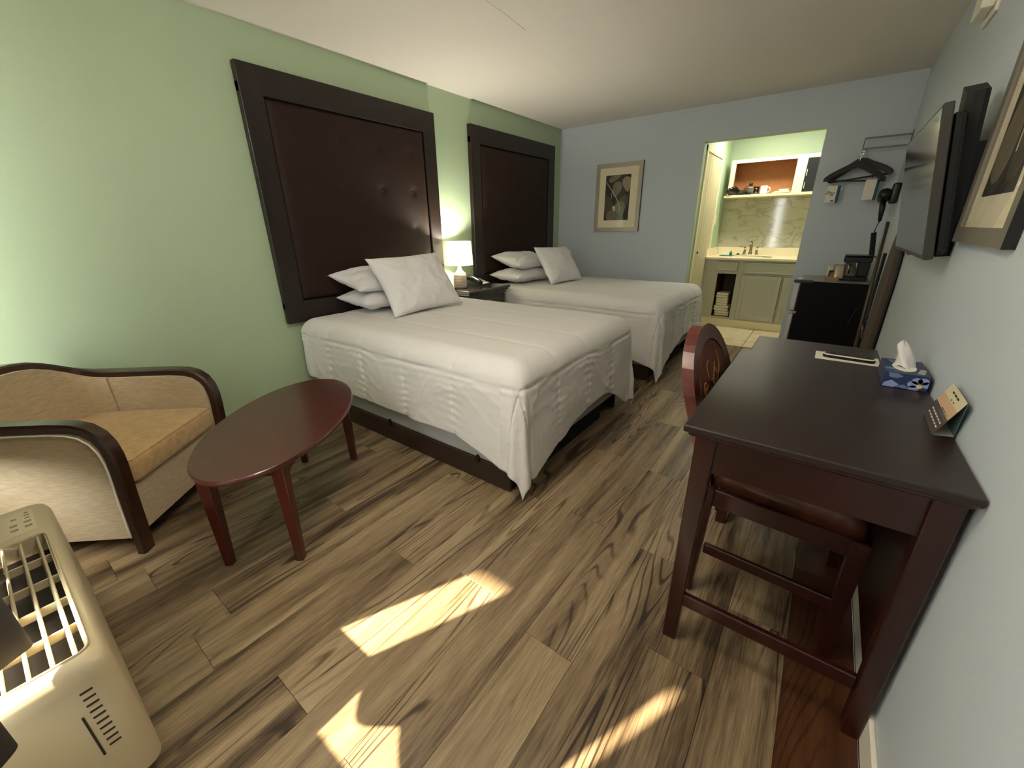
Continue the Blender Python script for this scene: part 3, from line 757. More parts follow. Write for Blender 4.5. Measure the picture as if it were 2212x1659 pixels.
# back: arched wooden frame leaning backward
def back_pt(y, z): return Vector((-0.01 - 0.16 * max(0, z - 0.45) / 0.5, y, z))
outer = []; inner = []
zc = 0.735; ry = 0.235; rz = 0.225
for k in range(0, 25):
    a = math.pi * k / 24
    outer.append((-ry * math.cos(a), zc + rz * math.sin(a))); inner.append((-(ry - 0.052) * math.cos(a), zc + (rz - 0.052) * math.sin(a)))
outer = [(-ry, 0.46)] + outer + [(ry, 0.46)]; inner = [(-(ry - 0.045), 0.46)] + inner + [(ry - 0.045, 0.46)]
bm = BM(); rings = []
for (oy, oz), (iy, iz) in zip(outer, inner):
    po_, pi_ = back_pt(oy, oz), back_pt(iy, iz); dv = Vector((0.019, 0, 0))
    rings.append([bm.verts.new(po_ - dv), bm.verts.new(po_ + dv), bm.verts.new(pi_ + dv), bm.verts.new(pi_ - dv)])
for i in range(len(rings) - 1):
    for k in range(4): bm.faces.new([rings[i][k], rings[i][(k + 1) % 4], rings[i + 1][(k + 1) % 4], rings[i + 1][k]])
bm.faces.new(rings[0]); bm.faces.new(rings[-1][::-1])
bmesh.ops.bevel(bm, geom=[e for e in bm.edges if e.is_manifold and e.calc_face_angle(0) > 0.9], offset=0.004, segments=2, affect='EDGES')
obj('back_frame', bm, mat('chair_mahogany', (88, 36, 26), 0.28, noise_amt=0.25, noise_scale=14, coat=0.4), t, world=False)
bm = BM()
poly = [(y * 1.02, z) for y, z in inner[1:-1]] + [(ry - 0.045, 0.62), (-(ry - 0.045), 0.62)]
lo = [bm.verts.new(back_pt(y, z) - Vector((0.012, 0, 0))) for y, z in poly]
mid = [bm.verts.new(back_pt(y * 0.92, 0.74 + (z - 0.74) * 0.92) + Vector((0.022, 0, 0))) for y, z in poly]
edge = [bm.verts.new(back_pt(y, z) + Vector((0.010, 0, 0))) for y, z in poly]
K = len(poly)
for i in range(K):
    bm.faces.new([lo[i], lo[(i + 1) % K], edge[(i + 1) % K], edge[i]]); bm.faces.new([edge[i], edge[(i + 1) % K], mid[(i + 1) % K], mid[i]])
bm.faces.new(lo[::-1]); bm.faces.new(mid)
bu = obj('back_upholstery', bm, CHAIRFAB, t, world=False)
rv = random.Random(9); bm = BM()
for k in range(15):
    y = rv.uniform(-0.12, 0.12); z = rv.uniform(0.66, 0.86); a0 = rv.uniform(0, 6.28); rad = rv.uniform(0.02, 0.04); pts = []
    for q in range(16):
        a = a0 + q * 0.32; r_q = rad * (0.35 + q / 15)
        py, pz = y + r_q * math.cos(a), z + r_q * math.sin(a) * 1.2
        py = max(-0.155, min(0.155, py)); pz = max(0.64, min(0.74 + 0.15 * math.sqrt(max(0, 1 - (py / 0.17) ** 2)), pz))
        pts.append(back_pt(py, pz) + Vector((0.0225, 0, 0)))
    tube(bm, pts, 0.0028, 5)
obj('embroidered_vine', bm, VINE, bu, world=False)
# seat
bm = BM(); NSs = 20; g = []
for i in range(NSs + 1):
    row = []
    for j in range(NSs + 1):
        u = -1 + 2 * i / NSs; v = -1 + 2 * j / NSs
        e = (1 - abs(u) ** 8) * (1 - abs(v) ** 8)
        xx = 0.215 + 0.215 * u; yy = (0.236 + 0.012 * u) * v
        row.append(bm.verts.new((xx, yy, 0.458 + 0.085 * e ** 0.5)))
    g.append(row)
for i in range(NSs):
    for j in range(NSs): bm.faces.new([g[i][j], g[i + 1][j], g[i + 1][j + 1], g[i][j + 1]])
bd = [g[0][j] for j in range(NSs + 1)] + [g[i][NSs] for i in range(1, NSs + 1)] + [g[NSs][j] for j in range(NSs - 1, -1, -1)] + [g[i][0] for i in range(NSs - 1, 0, -1)]
bm.faces.new(bd)
obj('seat', bm, LEATHER, t, smooth=True, world=False)
for sy in (-1, 1):
    obj('seat_rail', B(0.0, 0.41, sy * 0.238 - 0.011, sy * 0.238 + 0.011, 0.392, 0.458, bev=0.003), DESKWOOD, t, world=False)
    obj('seat_stretcher', B(0.02, 0.40, sy * 0.238 - 0.009, sy * 0.238 + 0.009, 0.185, 0.225, bev=0.003), DESKWOOD, t, world=False)
    bm = BM(); prism(bm, [(-0.03, 0.0), (0.005, 0.0), (0.022, 0.46), (-0.020, 0.46)], lambda a, b, d: (a, sy * 0.238 + d, b), -0.019, 0.019); obj('leg', bm, DESKWOOD, t, world=False)
    bm = BM(); prism(bm, [(0.395, 0.0), (0.428, 0.0), (0.432, 0.458), (0.388, 0.458)], lambda a, b, d: (a, sy * 0.238 + d, b), -0.021, 0.021); obj('leg', bm, DESKWOOD, t, world=False)
for xx in (0.0, 0.41): obj('seat_rail', B(xx - 0.01, xx + 0.01, -0.21, 0.21, 0.392, 0.457, bev=0.003), DESKWOOD, t, world=False)

# ------------------------------------------------------------------ air conditioner under the window
ax0, ax1, ay0, ay1, az0, az1 = 1.02, 1.955, FW + 0.003, 0.058, 0.075, 0.447
t = thing('air_conditioner', 'cream wall-mounted air conditioner with slatted top grille under the window', 'air conditioner', (1.5, -0.12, az0))
gx0, gx1, gy0, gy1 = 1.285, 1.900, -0.215, 0.026
hb = BM(); box(hb, ax0, ax1, ay0, ay1, az0, az1)
es = [e for e in hb.edges if (sum(v.co.z for v in e.verts) / 2 > az1 - 0.01) or (abs(e.verts[0].co.z - e.verts[1].co.z) > 0.1 and e.verts[0].co.y > 0)]
bmesh.ops.bevel(hb, geom=es, offset=0.042, segments=6, affect='EDGES', profile=0.55)
cut = BM(); box(cut, gx0, gx1, gy0, gy1, az1 - 0.06, az1 + 0.02, bev=0.012, seg=3)
def boolean(bm_a, bm_b):
    ma = bpy.data.meshes.new('a'); bmesh.ops.recalc_face_normals(bm_a, faces=bm_a.faces[:]); bm_a.to_mesh(ma)
    mb = bpy.data.meshes.new('b'); bmesh.ops.recalc_face_normals(bm_b, faces=bm_b.faces[:]); bm_b.to_mesh(mb)
    oa = bpy.data.objects.new('a', ma); ob = bpy.data.objects.new('b', mb); COL.objects.link(oa); COL.objects.link(ob)
    md = oa.modifiers.new('x', 'BOOLEAN'); md.object = ob; md.operation = 'DIFFERENCE'; md.solver = 'EXACT'
    bpy.context.view_layer.update()
    ev = oa.evaluated_get(bpy.context.evaluated_depsgraph_get()); res = BM(); me = ev.to_mesh(); res.from_mesh(me); ev.to_mesh_clear()
    bpy.data.objects.remove(oa); bpy.data.objects.remove(ob); bpy.data.meshes.remove(ma); bpy.data.meshes.remove(mb)
    return res
hb = boolean(hb, cut)
sharp(obj('housing', hb, PTAC, t, smooth=True), 30)
obj('grille_well', B(gx0 + 0.004, gx1 - 0.004, gy0 + 0.004, gy1 - 0.004, az1 - 0.062, az1 - 0.056), PTACD, t)
ns = 7
for k in range(ns):
    y = gy0 + (gy1 - gy0) * (k + 0.5) / ns
    M_ = Matrix.Translation((0, y, az1 - 0.016)) @ Matrix.Rotation(math.radians(-14), 4, 'X')
    obj('slat', B(gx0 - 0.002, gx1 + 0.002, -0.003, 0.003, -0.014, 0.012, bev=0.002, M=M_), PTAC, t)
for k in range(1, 5):
    x = gx0 + (gx1 - gx0) * k / 5
    obj('grille_crossbar', B(x - 0.003, x + 0.003, gy0 - 0.002, gy1 + 0.002, az1 - 0.034, az1 - 0.012), PTAC, t)
# raised rim round the grille
rim = BM(); c_ = 0.018
pts = []
for (cx_, cy_, a0) in ((gx1 - c_, gy1 - c_, 0), (gx0 + c_, gy1 - c_, 90), (gx0 + c_, gy0 + c_, 180), (gx1 - c_, gy0 + c_, 270)):
    for q in range(5):
        a = math.radians(a0 + q * 22.5); pts.append((cx_ + (c_ + 0.006) * math.cos(a), cy_ + (c_ + 0.006) * math.sin(a), az1))
tube(rim, pts + [pts[0]], 0.0035, 6, caps=False); obj('grille_rim', rim, PTAC, t, smooth=True)
cp = obj('control_panel', B(1.085, 1.245, -0.20, 0.022, az1 - 0.002, az1 + 0.003, bev=0.002), mat('ac_panel', (200, 186, 154), 0.35), t)
for (x, y, sx, sy) in ((1.105, 0.006, 0.010, 0.004), (1.125, 0.006, 0.007, 0.006), (1.145, 0.006, 0.007, 0.006), (1.172, 0.004, 0.012, 0.008), (1.205, 0.004, 0.012, 0.008), (1.175, -0.025, 0.012, 0.008), (1.207, -0.025, 0.012, 0.008), (1.130, -0.022, 0.010, 0.006)):
    obj('control_button', B(x - sx / 2, x + sx / 2, y - sy, y + sy, az1 + 0.003, az1 + 0.0045, bev=0.0007), mat('ac_button', (150, 134, 104), 0.5), cp)
for k in range(10):
    z = 0.385 - k * 0.019
    obj('vent_slot', B(ax1 - 0.0005, ax1 + 0.001, -0.008, 0.012, z, z + 0.005), PTACD, t)
obj('vent_slot', B(ax1 - 0.0005, ax1 + 0.001, -0.022, -0.018, 0.20, 0.33), PTACD, t)
obj('sub_base', B(ax0 + 0.02, ax1 - 0.05, ay0, ay1 - 0.05, 0.0, az0), PTACD, t)

# ------------------------------------------------------------------ curtains
def curtain(label, path, z1, hemf):
    # smooth path through key points
    P = [Vector((a, b, 0)) for a, b in path]; pts = []
    for i in range(len(P) - 1):
        p0, p1, p2, p3 = P[max(i - 1, 0)], P[i], P[i + 1], P[min(i + 2, len(P) - 1)]
        for q in range(8):
            u = q / 8
            pts.append(0.5 * ((2 * p1) + (p2 - p0) * u + (2 * p0 - 5 * p1 + 4 * p2 - p3) * u * u + (3 * p1 - p0 - 3 * p2 + p3) * u ** 3))
    pts.append(P[-1])
    bm = BM(); g = []
    for i, p in enumerate(pts):
        z0 = hemf(p.x); col_ = []
        for k in range(25):
            f = k / 24; z = z0 + (z1 - z0) * f
            yy = p.y * (1 - 0.45 * f) - 0.11 * 0.45 * f
            col_.append(bm.verts.new((p.x, yy, z)))
        g.append(col_)
    for i in range(len(g) - 1):
        for k in range(24): bm.faces.new([g[i][k], g[i + 1][k], g[i + 1][k + 1], g[i][k + 1]])
    o = obj('curtain', bm, CURT, None, smooth=True)
    md = o.modifiers.new('thick', 'SOLIDIFY'); md.thickness = 0.004; md.offset = 0
    return tag(o, label, 'curtain', 'dark window curtains')
ZC = 2.19
curtain('dark grey curtain whose hem folds over the air conditioner', [(1.800, -0.12), (1.83, -0.06), (1.862, -0.036), (1.895, -0.08), (1.97, -0.16), (2.05, -0.11), (2.092, -0.078), (2.13, -0.11), (2.21, -0.16), (2.29, -0.10), (2.34, -0.14), (2.394, -0.12)], ZC, lambda x: 0.492 + 0.010 * math.sin(x * 17))
curtain('dark curtain half drawn on the side of the armchair', [(0.382 + 0.0472 * k, -0.11 + 0.05 * math.sin(k * 1.7) - 0.09 * max(0.0, min(1.0, (0.95 - (0.382 + 0.0472 * k)) / 0.3))) for k in range(28)], ZC, lambda x: 0.453 + 0.003 * math.sin(x * 20) + max(0.0, min(0.08, (1.0 - x) * 1.0)))
t = thing('curtain_rod', 'metal curtain rod above the window', 'curtain rod', (1.33, -0.11, ZC))
obj('rod', tube(BM(), [(0.2, -0.11, ZC + 0.012), (2.47, -0.11, ZC + 0.012)], 0.012, 10), DGREY, t)
for x in (0.26, 2.44): obj('bracket', B(x - 0.01, x + 0.01, FW, -0.10, ZC + 0.0, ZC + 0.012), DGREY, t)

# ------------------------------------------------------------------ pictures
def leafpoly(cx, cz, L, Wd, ang, n=14):
    out = []
    for k in range(n):
        a = 2 * math.pi * k / n
        r = 1.0; lx = math.cos(a) * L / 2 * (1.15 if math.cos(a) > 0.9 else 1); lz = math.sin(a) * Wd / 2 * (1 - 0.35 * math.cos(a))
        out.append((cx + lx * math.cos(ang) - lz * math.sin(ang), cz + lx * math.sin(ang) + lz * math.cos(ang)))
    return out
def clip(poly, x0, x1, z0, z1): return [(min(max(a, x0), x1), min(max(b, z0), z1)) for a, b in poly]
def picture(label, fn, W, Hh, fmat, edge, leaves, loc):
    """fn(a,b,d): a along, b up, d out of the wall"""
    t = thing('framed_picture', label, 'picture', loc, group='framed leaf prints')
    fw = 0.045
    def bx(a0, a1, b0, b1, d0, d1):
        bm = BM(); prism(bm, [(a0, b0), (a1, b0), (a1, b1), (a0, b1)], fn, d0, d1); return bm
    obj('frame_side', bx(0, fw, 0, Hh, 0.002, 0.024), fmat, t); obj('frame_side', bx(W - fw, W, 0, Hh, 0.002, 0.024), fmat, t)
    obj('frame_side', bx(fw, W - fw, 0, fw, 0.002, 0.0235), fmat, t); obj('frame_side', bx(fw, W - fw, Hh - fw, Hh, 0.002, 0.0235), fmat, t)
    obj('frame_edge', bx(W, W + 0.004, -0.002, Hh + 0.002, 0.001, 0.0245), edge, t)
    obj('mat_board', bx(fw, W - fw, fw, Hh - fw, 0.004, 0.012), MATBOARD, t)
    p0, p1, q0, q1 = W * 0.215, W * 0.76, Hh * 0.17, Hh * 0.83
    pr = obj('print', bx(p0, p1, q0, q1, 0.012, 0.0125), PRINTBG, t)
    for k, (cx, cz, L, Wd, ang, m_) in enumerate(leaves):
        poly = clip(leafpoly(p0 + cx * (p1 - p0), q0 + cz * (q1 - q0), L * (p1 - p0), Wd * (p1 - p0), math.radians(ang)), p0, p1, q0, q1)
        bm = BM(); prism(bm, poly, fn, 0.0125, 0.0127 + 0.00012 * k); obj('leaf', bm, m_, pr)
    bm = BM()
    for (a, b) in (((0.02, 0.86), (0.42, 0.55)), ((0.42, 0.55), (0.62, 0.32)), ((0.62, 0.32), (0.64, 0.2)), ((0.30, 0.68), (0.26, 0.48))):
        ap, bp_ = Vector((p0 + a[0] * (p1 - p0), q0 + a[1] * (q1 - q0))), Vector((p0 + b[0] * (p1 - p0), q0 + b[1] * (q1 - q0)))
        n_ = (bp_ - ap).normalized() * 0.003; n_ = Vector((-n_.y, n_.x))
        prism(bm, [tuple(ap - n_), tuple(bp_ - n_), tuple(bp_ + n_), tuple(ap + n_)], fn, 0.0125, 0.0142)
    obj('stem', bm, LEAF3, pr)
    obj('glass', bx(fw, W - fw, fw, Hh - fw, 0.0165, 0.0175), PANE, t)
    return t
LV = [(0.86, 0.80, 0.5, 0.34, -80, LEAF2), (0.35, 0.93, 0.5, 0.2, 20, LEAF1), (0.47, 0.70, 0.52, 0.36, -105, LEAF1), (0.18, 0.30, 0.75, 0.38, 100, LEAF4), (0.75, 0.38, 0.58, 0.42, 60, LEAF4), (0.65, 0.26, 0.5, 0.42, -75, LEAF1), (0.3, 0.12, 0.5, 0.36, 60, LEAF1), (0.40, 0.27, 0.20, 0.12, -70, LEAF3)]
picture('framed leaf print on the blue wall above the farther bed', lambda a, b, d: Vector((0.537 + a, D - d, 1.238 + b)), 0.580, 0.762, FRAMESIL, mat('frame_green_edge', (40, 62, 58), 0.4), LV, (0.83, D, 1.238))
LV2 = [(0.3, 0.35, 1.0, 0.5, 80, LEAF1), (0.7, 0.6, 0.8, 0.5, 60, LEAF2), (0.5, 0.85, 0.6, 0.35, -60, LEAF3), (0.75, 0.2, 0.5, 0.35, 100, LEAF4)]
picture('framed print on the right wall between the television and the camera', lambda a, b, d: Vector((RW - d, 2.145 - a, 1.237 + b)), 0.545, 0.762, FRAMEGREY, BLACK, LV2, (RW, 1.87, 1.237))

# ------------------------------------------------------------------ television and wall items
nt_, nb_ = Vector((3.226, 2.15, 1.653)), Vector((3.300, 2.15, 1.173))
ey_ = Vector((0, 1, 0)); ez_ = (nt_ - nb_).normalized(); ex_ = ey_.cross(ez_)   # ex points to the wall
TV = frame_axes(nb_, ex_, ey_, ez_)
Hh = (nt_ - nb_).length; Wt = 0.90
t = thing('television', 'flat television tilted down on the right wall above the desk', 'television', (3.30, 2.6, 1.173))
obj('bezel', B(0.0, 0.026, 0, Wt, 0, Hh, bev=0.003, M=TV), DGREY, t)
obj('screen', B(-0.0012, 0.004, 0.012, Wt - 0.012, 0.016, Hh - 0.010, M=TV), SCREEN, t)
obj('back_housing', B(0.024, 0.062, 0.03, Wt - 0.03, 0.01, Hh - 0.03, bev=0.012, M=TV), BLACK, t)
obj('wall_mount', B(3.29, RW, 2.5, 2.72, 1.32, 1.56), BLACKM, t)
obj('logo_tab', B(0.002, 0.012, Wt / 2 - 0.02, Wt / 2 + 0.02, -0.006, 0.0, M=TV), BLACK, t)
bar_b, bar_t = Vector((3.330, 2.25, 1.18)), Vector((3.281, 2.25, 1.725))
bz = (bar_t - bar_b).normalized(); bx_ = ey_.cross(bz)
BARM = frame_axes(bar_b, bx_, ey_, bz); BL = (bar_t - bar_b).length
bm = BM()
v0 = [(0, 0), (0.052, 0), (0.052, 0.09), (0, 0.09)]
prism(bm, [(0, 0), (0.014, -0.012), (0.040, -0.012), (0.054, 0), (0.054, 0.09), (0, 0.09)], lambda a, b, d: BARM @ Vector((a, b, d)), 0, BL)
for v in [v for v in bm.verts if (BARM.inverted() @ v.co).z > BL - 1e-4]:
    l = BARM.inverted() @ v.co
    if l.y < 0.05: l.z -= 0.035
    v.co = BARM @ l
bar = thing('wall_bar', 'tall black upright bar on the wall behind the television', 'wall bar', (3.35, 2.29, 1.18))
obj('body', bm, BLACKM, bar)
obj('wall_bracket', B(3.325, RW, 2.285, 2.325, 1.35, 1.55), BLACK, bar)
t = thing('wall_box', 'white plastic box fixed high on the right wall', 'wall box', (RW, 3.1, 2.1))
obj('cover', B(RW - 0.055, RW - 0.012, 2.98, 3.16, 2.125, 2.40, bev=0.008, seg=2), WHITE, t)
obj('back_plate', B(RW - 0.012, RW, 2.955, 3.185, 2.10, 2.42, bev=0.003), WHITE, t)

RACK = mat('rack_metal', (108, 106, 96), 0.45, 0.5)
# clothes bracket and hangers
t = thing('clothes_bracket', 'grey metal rectangular hanging bracket on the right wall in the corner', 'clothes rail', (RW, 5.08, 1.93))
z_a, z_b, xl = 1.890, 1.968, 3.078
obj('bar', B(xl, RW, 5.074, 5.086, z_b - 0.007, z_b + 0.007), RACK, t)
obj('bar', B(xl, RW, 5.074, 5.086, z_a - 0.007, z_a + 0.007), RACK, t)
obj('end_bar', B(xl - 0.003, xl + 0.003, 5.075, 5.085, z_a, z_b), DGREY, t)
obj('wall_plate', B(RW - 0.004, RW, 5.06, 5.10, z_a - 0.03, z_b + 0.03), DGREY, t)
def hanger(label, cx, y, rot, tilt, dz=0.0):
    t = thing('clothes_hanger', label, 'hanger', (cx, y, 1.80 + dz), rot, group='wooden hangers on the bracket')
    poly_top = [(0.0, 0.0), (0.035, -0.006), (0.075, -0.035), (0.13, -0.068), (0.185, -0.105), (0.215, -0.135), (0.218, -0.16)]
    poly_bot = [(0.200, -0.165), (0.165, -0.135), (0.11, -0.105), (0.06, -0.078), (0.0, -0.055)]
    full_ = poly_top + poly_bot + [(-a, b) for a, b in poly_bot[-2::-1]] + [(-a, b) for a, b in poly_top[:0:-1]]
    R_ = Matrix.Rotation(tilt, 4, 'Y')
    o = obj('body', prism(BM(), full_, lambda a, b, d: R_ @ Vector((a, d, b)), -0.008, 0.008), HANGER, t, world=False)
    obj('trouser_bar', tube(BM(), [R_ @ Vector((-0.198, 0, -0.158)), R_ @ Vector((0.198, 0, -0.158))], 0.006, 8), HANGER, t, world=False)
    obj('neck', tube(BM(), [(0, 0, -0.005), (0, 0, 0.035)], 0.005, 8), CHROME, t, world=False)
    obj('ring', tube(BM(), [(0.020 * math.cos(2 * math.pi * k / 20), 0, 0.052 + 0.020 * math.sin(2 * math.pi * k / 20)) for k in range(21)], 0.0035, 8, caps=False), CHROME, t, world=False)
    return t
hanger('dark wooden hanger nearest in the bunch, carrying the tags', 3.078, 5.045, math.radians(3), math.radians(3), 0.0)
hanger('dark wooden hanger in the middle of the bunch', 3.088, 5.10, math.radians(-9), math.radians(-5), 0.022)
hanger('dark wooden hanger at the back of the bunch near the wall', 3.092, 5.15, math.radians(-5), math.radians(-7), 0.028)
def text_mesh(txt, size):
    cu_ = bpy.data.curves.new('txt', 'FONT'); cu_.body = txt; cu_.size = size; cu_.extrude = 0.0002; cu_.shear = 0.35
    o = bpy.data.objects.new('txt', cu_); COL.objects.link(o); bpy.context.view_layer.update()
    ev = o.evaluated_get(bpy.context.evaluated_depsgraph_get()); bm = BM(); me = ev.to_mesh(); bm.from_mesh(me); ev.to_mesh_clear()
    bpy.data.objects.remove(o); bpy.data.curves.remove(cu_)
    return bm
def tagcard(label, x, y, z0, z1, w, script):
    t = thing('laundry_bag_tag', label, 'tag', (x, y, z0), group='bag tags on the hangers')
    obj('card', B(x - w / 2, x + w / 2, y - 0.0015, y, z0, z1, bev=0.0005), PAPER, t)
    bm = BM(); prism(bm, [(x + w / 2, y), (x + w / 2 + 0.022, y + 0.02), (x + w / 2 + 0.022, y + 0.022), (x + w / 2, y + 0.002)], lambda a, b, d: (a, b, d), z0 - 0.003, z1)
    obj('blue_side', bm, TAGBLUE, t)
    if script:
        bm = text_mesh('Bag', 0.045)
        M_ = Matrix.Translation((x + 0.030, y - 0.0018, (z0 + z1) / 2 + 0.012)) @ Matrix.Rotation(math.radians(188), 4, 'Y') @ Matrix.Rotation(math.radians(90), 4, 'X')
        bm.transform(M_); obj('lettering', bm, INK, t)
        obj('mark', B(x + 0.006, x + 0.028, y - 0.0022, y - 0.0015, z0 + 0.008, z0 + 0.018), INK, t)
    obj('tie', tube(BM(), [(x, y, z1), (x, y + 0.002, z1 + 0.02)], 0.002, 6), BLACK, t)
    return t
tagcard('white and blue tag with black script hanging from the left of the hangers', 2.935, 5.045, 1.475, 1.612, 0.075, True)
tagcard('plain white tag hanging from the right of the hangers', 3.195, 5.045, 1.485, 1.645, 0.075, False)
bpy.context.view_layer.update()

# hair dryer on the right wall
HY, HZ = 4.77, 1.50
t = thing('hair_dryer', 'black hair dryer with coiled cord on the right wall', 'hair dryer', (RW, HY, HZ))
obj('holder', B(RW - 0.05, RW, HY - 0.05, HY + 0.05, HZ - 0.06, HZ + 0.09, bev=0.012, seg=3), BLACK, t, smooth=True)
bm = BM(); lathe(bm, [(0.028, -0.09), (0.040, -0.05), (0.045, 0.0), (0.044, 0.04), (0.032, 0.065)], (0, 0, 0), 24)
bm.transform(Matrix.Translation((RW - 0.085, HY, HZ)) @ Matrix.Rotation(math.radians(70), 4, 'X'))
obj('barrel', bm, BLACK, t, smooth=True)
obj('handle', tube(BM(), [(RW - 0.085, HY, HZ - 0.03), (RW - 0.075, HY, HZ - 0.11), (RW - 0.07, HY, HZ - 0.19)], [0.022, 0.019, 0.012], 12), BLACK, t, smooth=True)
pts = [(RW - 0.07, HY, HZ - 0.19), (RW - 0.085, HY - 0.02, HZ - 0.27)]
for k in range(150):
    f = k / 149; a = k * 0.85; rr_ = 0.016
    base = Vector((RW - 0.085 + 0.02 * f, HY - 0.03 - 0.12 * f, HZ - 0.28 - 0.17 * f))
    pts.append(base + Vector((rr_ * math.cos(a), rr_ * math.sin(a), 0)))
pts += [(RW - 0.04, HY - 0.15, HZ - 0.46), (RW - 0.012, HY - 0.15, HZ - 0.475)]
obj('coiled_cord', tube(BM(), pts, 0.0045, 6), BLACK, t, smooth=True)

# ironing board stored against the wall
t = thing('ironing_board', 'folded ironing board standing between the fridge and the right wall', 'ironing board', (3.345, 3.55, 0))
IB = [(3.34, 0.03), (3.74, 0.03), (3.74, 0.95), (3.70, 1.13), (3.62, 1.24), (3.54, 1.27), (3.46, 1.24), (3.38, 1.13), (3.34, 0.95)]
obj('board', prism(BM(), IB, lambda a, b, d: (d, a, b), 3.338, 3.362), mat('board_cover', (74, 60, 48), 0.8, bump=0.4, bump_scale=300), t)
obj('board_edge', prism(BM(), [(a + (0.014 if a > 3.54 else -0.014), b) for a, b in IB], lambda a, b, d: (d, a, b), 3.362, 3.370), BLACKM, t)
legm = mat('bronze_tube', (84, 72, 54), 0.4, 0.6)
obj('leg_tube', tube(BM(), [(3.325, 4.24, 1.30), (3.325, 4.10, 0.98), (3.325, 3.72, 0.02)], 0.012, 8), legm, t, smooth=True)
obj('leg_tube', tube(BM(), [(3.345, 4.02, 1.10), (3.345, 3.90, 0.02)], 0.011, 8), BLACKM, t, smooth=True)
obj('leg_brace', tube(BM(), [(3.335, 3.74, 0.55), (3.335, 3.98, 0.62)], 0.008, 8), legm, t, smooth=True)

# ------------------------------------------------------------------ mini fridge and coffee things
FX0, FX1, FY0, FY1, FZ = 2.843, 3.350, 4.45, 4.93, 0.838
t = thing('mini_fridge', 'black two-door mini fridge with silver doors below the hangers', 'refrigerator', (3.1, 4.7, 0))
obj('cabinet', B(FX0 + 0.050, FX1, FY0, FY1, 0.015, FZ, bev=0.004), mat('fridge_black', (6, 5, 4), 0.5, spec=0.15), t)
for (a, b) in ((0.02, 0.556), (0.582, FZ - 0.018)):
    dd = obj('door', B(FX0, FX0 + 0.042, FY0 + 0.001, FY1 - 0.001, a, b, bev=0.005), SILVER, t)
    obj('gasket', B(FX0 + 0.042, FX0 + 0.050, FY0 + 0.006, FY1 - 0.006, a + 0.005, b - 0.005), BLACK, dd)
obj('hinge', B(FX0 - 0.002, FX0 + 0.06, FY0 - 0.002, FY0 + 0.03, 0.560, 0.578), CHROME, t)
obj('hinge_cover', B(FX0 - 0.006, FX0 + 0.13, FY0 - 0.002, FY0 + 0.06, FZ - 0.014, FZ + 0.008, bev=0.004), DGREY, t)
obj('top_panel', B(FX0 + 0.045, FX1 - 0.0, FY0 + 0.0, FY1, FZ, FZ + 0.006), mat('fridge_top', (120, 120, 112), 0.4), t)
for (x, y) in ((FX0 + 0.08, FY0 + 0.04), (FX1 - 0.05, FY0 + 0.04), (FX0 + 0.08, FY1 - 0.04), (FX1 - 0.05, FY1 - 0.04)):
    obj('foot', B(x - 0.015, x + 0.015, y - 0.015, y + 0.015, 0, 0.016), BLACK, t)
obj('power_cord', tube(BM(), [(3.27, FY0 - 0.004, 0.60), (3.24, FY0 - 0.006, 0.5), (3.25, FY0 - 0.006, 0.40), (3.30, FY0 - 0.006, 0.62), (3.345, FY0 - 0.006, 0.72)], 0.003, 6), BLACK, t, smooth=True)
FT = FZ + 0.006
t = thing('coffee_maker', 'black drip coffee maker on top of the mini fridge', 'coffee maker', (3.23, 4.68, FT))
obj('base', B(3.15, 3.325, 4.60, 4.80, FT, FT + 0.035, bev=0.006), BLACK, t)
obj('water_tank', B(3.245, 3.325, 4.61, 4.79, FT + 0.035, FT + 0.19, bev=0.008), BLACK, t)
obj('brew_head', B(3.145, 3.33, 4.605, 4.795, FT + 0.145, FT + 0.195, bev=0.008), BLACK, t)
obj('lid', B(3.145, 3.335, 4.60, 4.80, FT + 0.194, FT + 0.203, bev=0.003), BLACK, t)
cg = obj('carafe', lathe(BM(), [(0.040, 0.036), (0.046, 0.05), (0.047, 0.09), (0.036, 0.125), (0.034, 0.138)], (3.196, 4.68, FT), 24), mat('carafe_glass', (150, 140, 126), 0.08, trans=0.6), t, smooth=True)
obj('carafe_handle', tube(BM(), [(3.196, 4.638, FT + 0.125), (3.196, 4.61, FT + 0.12), (3.196, 4.605, FT + 0.08), (3.196, 4.633, FT + 0.06)], 0.006, 8), BLACK, cg, smooth=True)
t = thing('coffee_tray', 'small wooden tray of coffee supplies beside the coffee maker', 'tray', (3.10, 4.62, FT))
tr_ = BM(); box(tr_, 3.045, 3.140, 4.56, 4.70, FT, FT + 0.006); box(tr_, 3.045, 3.050, 4.56, 4.70, FT + 0.006, FT + 0.03); box(tr_, 3.135, 3.140, 4.56, 4.70, FT + 0.006, FT + 0.03); box(tr_, 3.05, 3.135, 4.56, 4.565, FT + 0.006, FT + 0.03); box(tr_, 3.05, 3.135, 4.695, 4.70, FT + 0.006, FT + 0.03)
obj('tray_body', tr_, mat('tray_wood', (166, 122, 76), 0.5), t)
def packet(name, label, cat, c, w, h, rx, rz, m_):
    M_ = Matrix.Translation(c) @ Matrix.Rotation(rz, 4, 'Z') @ Matrix.Rotation(rx, 4, 'X')
    bm = BM(); n = 8; g2 = []
    for s_ in (1, -1):
        g = [[bm.verts.new(M_ @ Vector((w * (i / n - 0.5), s_ * 0.009 * math.sqrt(max(0, (1 - (2 * i / n - 1) ** 2) * (1 - (2 * j / n - 1) ** 4))), h * j / n))) for j in range(n + 1)] for i in range(n + 1)]
        for i in range(n):
            for j in range(n): bm.faces.new([g[i][j], g[i + 1][j], g[i + 1][j + 1], g[i][j + 1]])
    bmesh.ops.remove_doubles(bm, verts=bm.verts[:], dist=0.0003)
    return tag(obj(name, bm, m_, None, smooth=True), label, cat)
FOIL = mat('foil', (206, 190, 160), 0.25, 0.5)
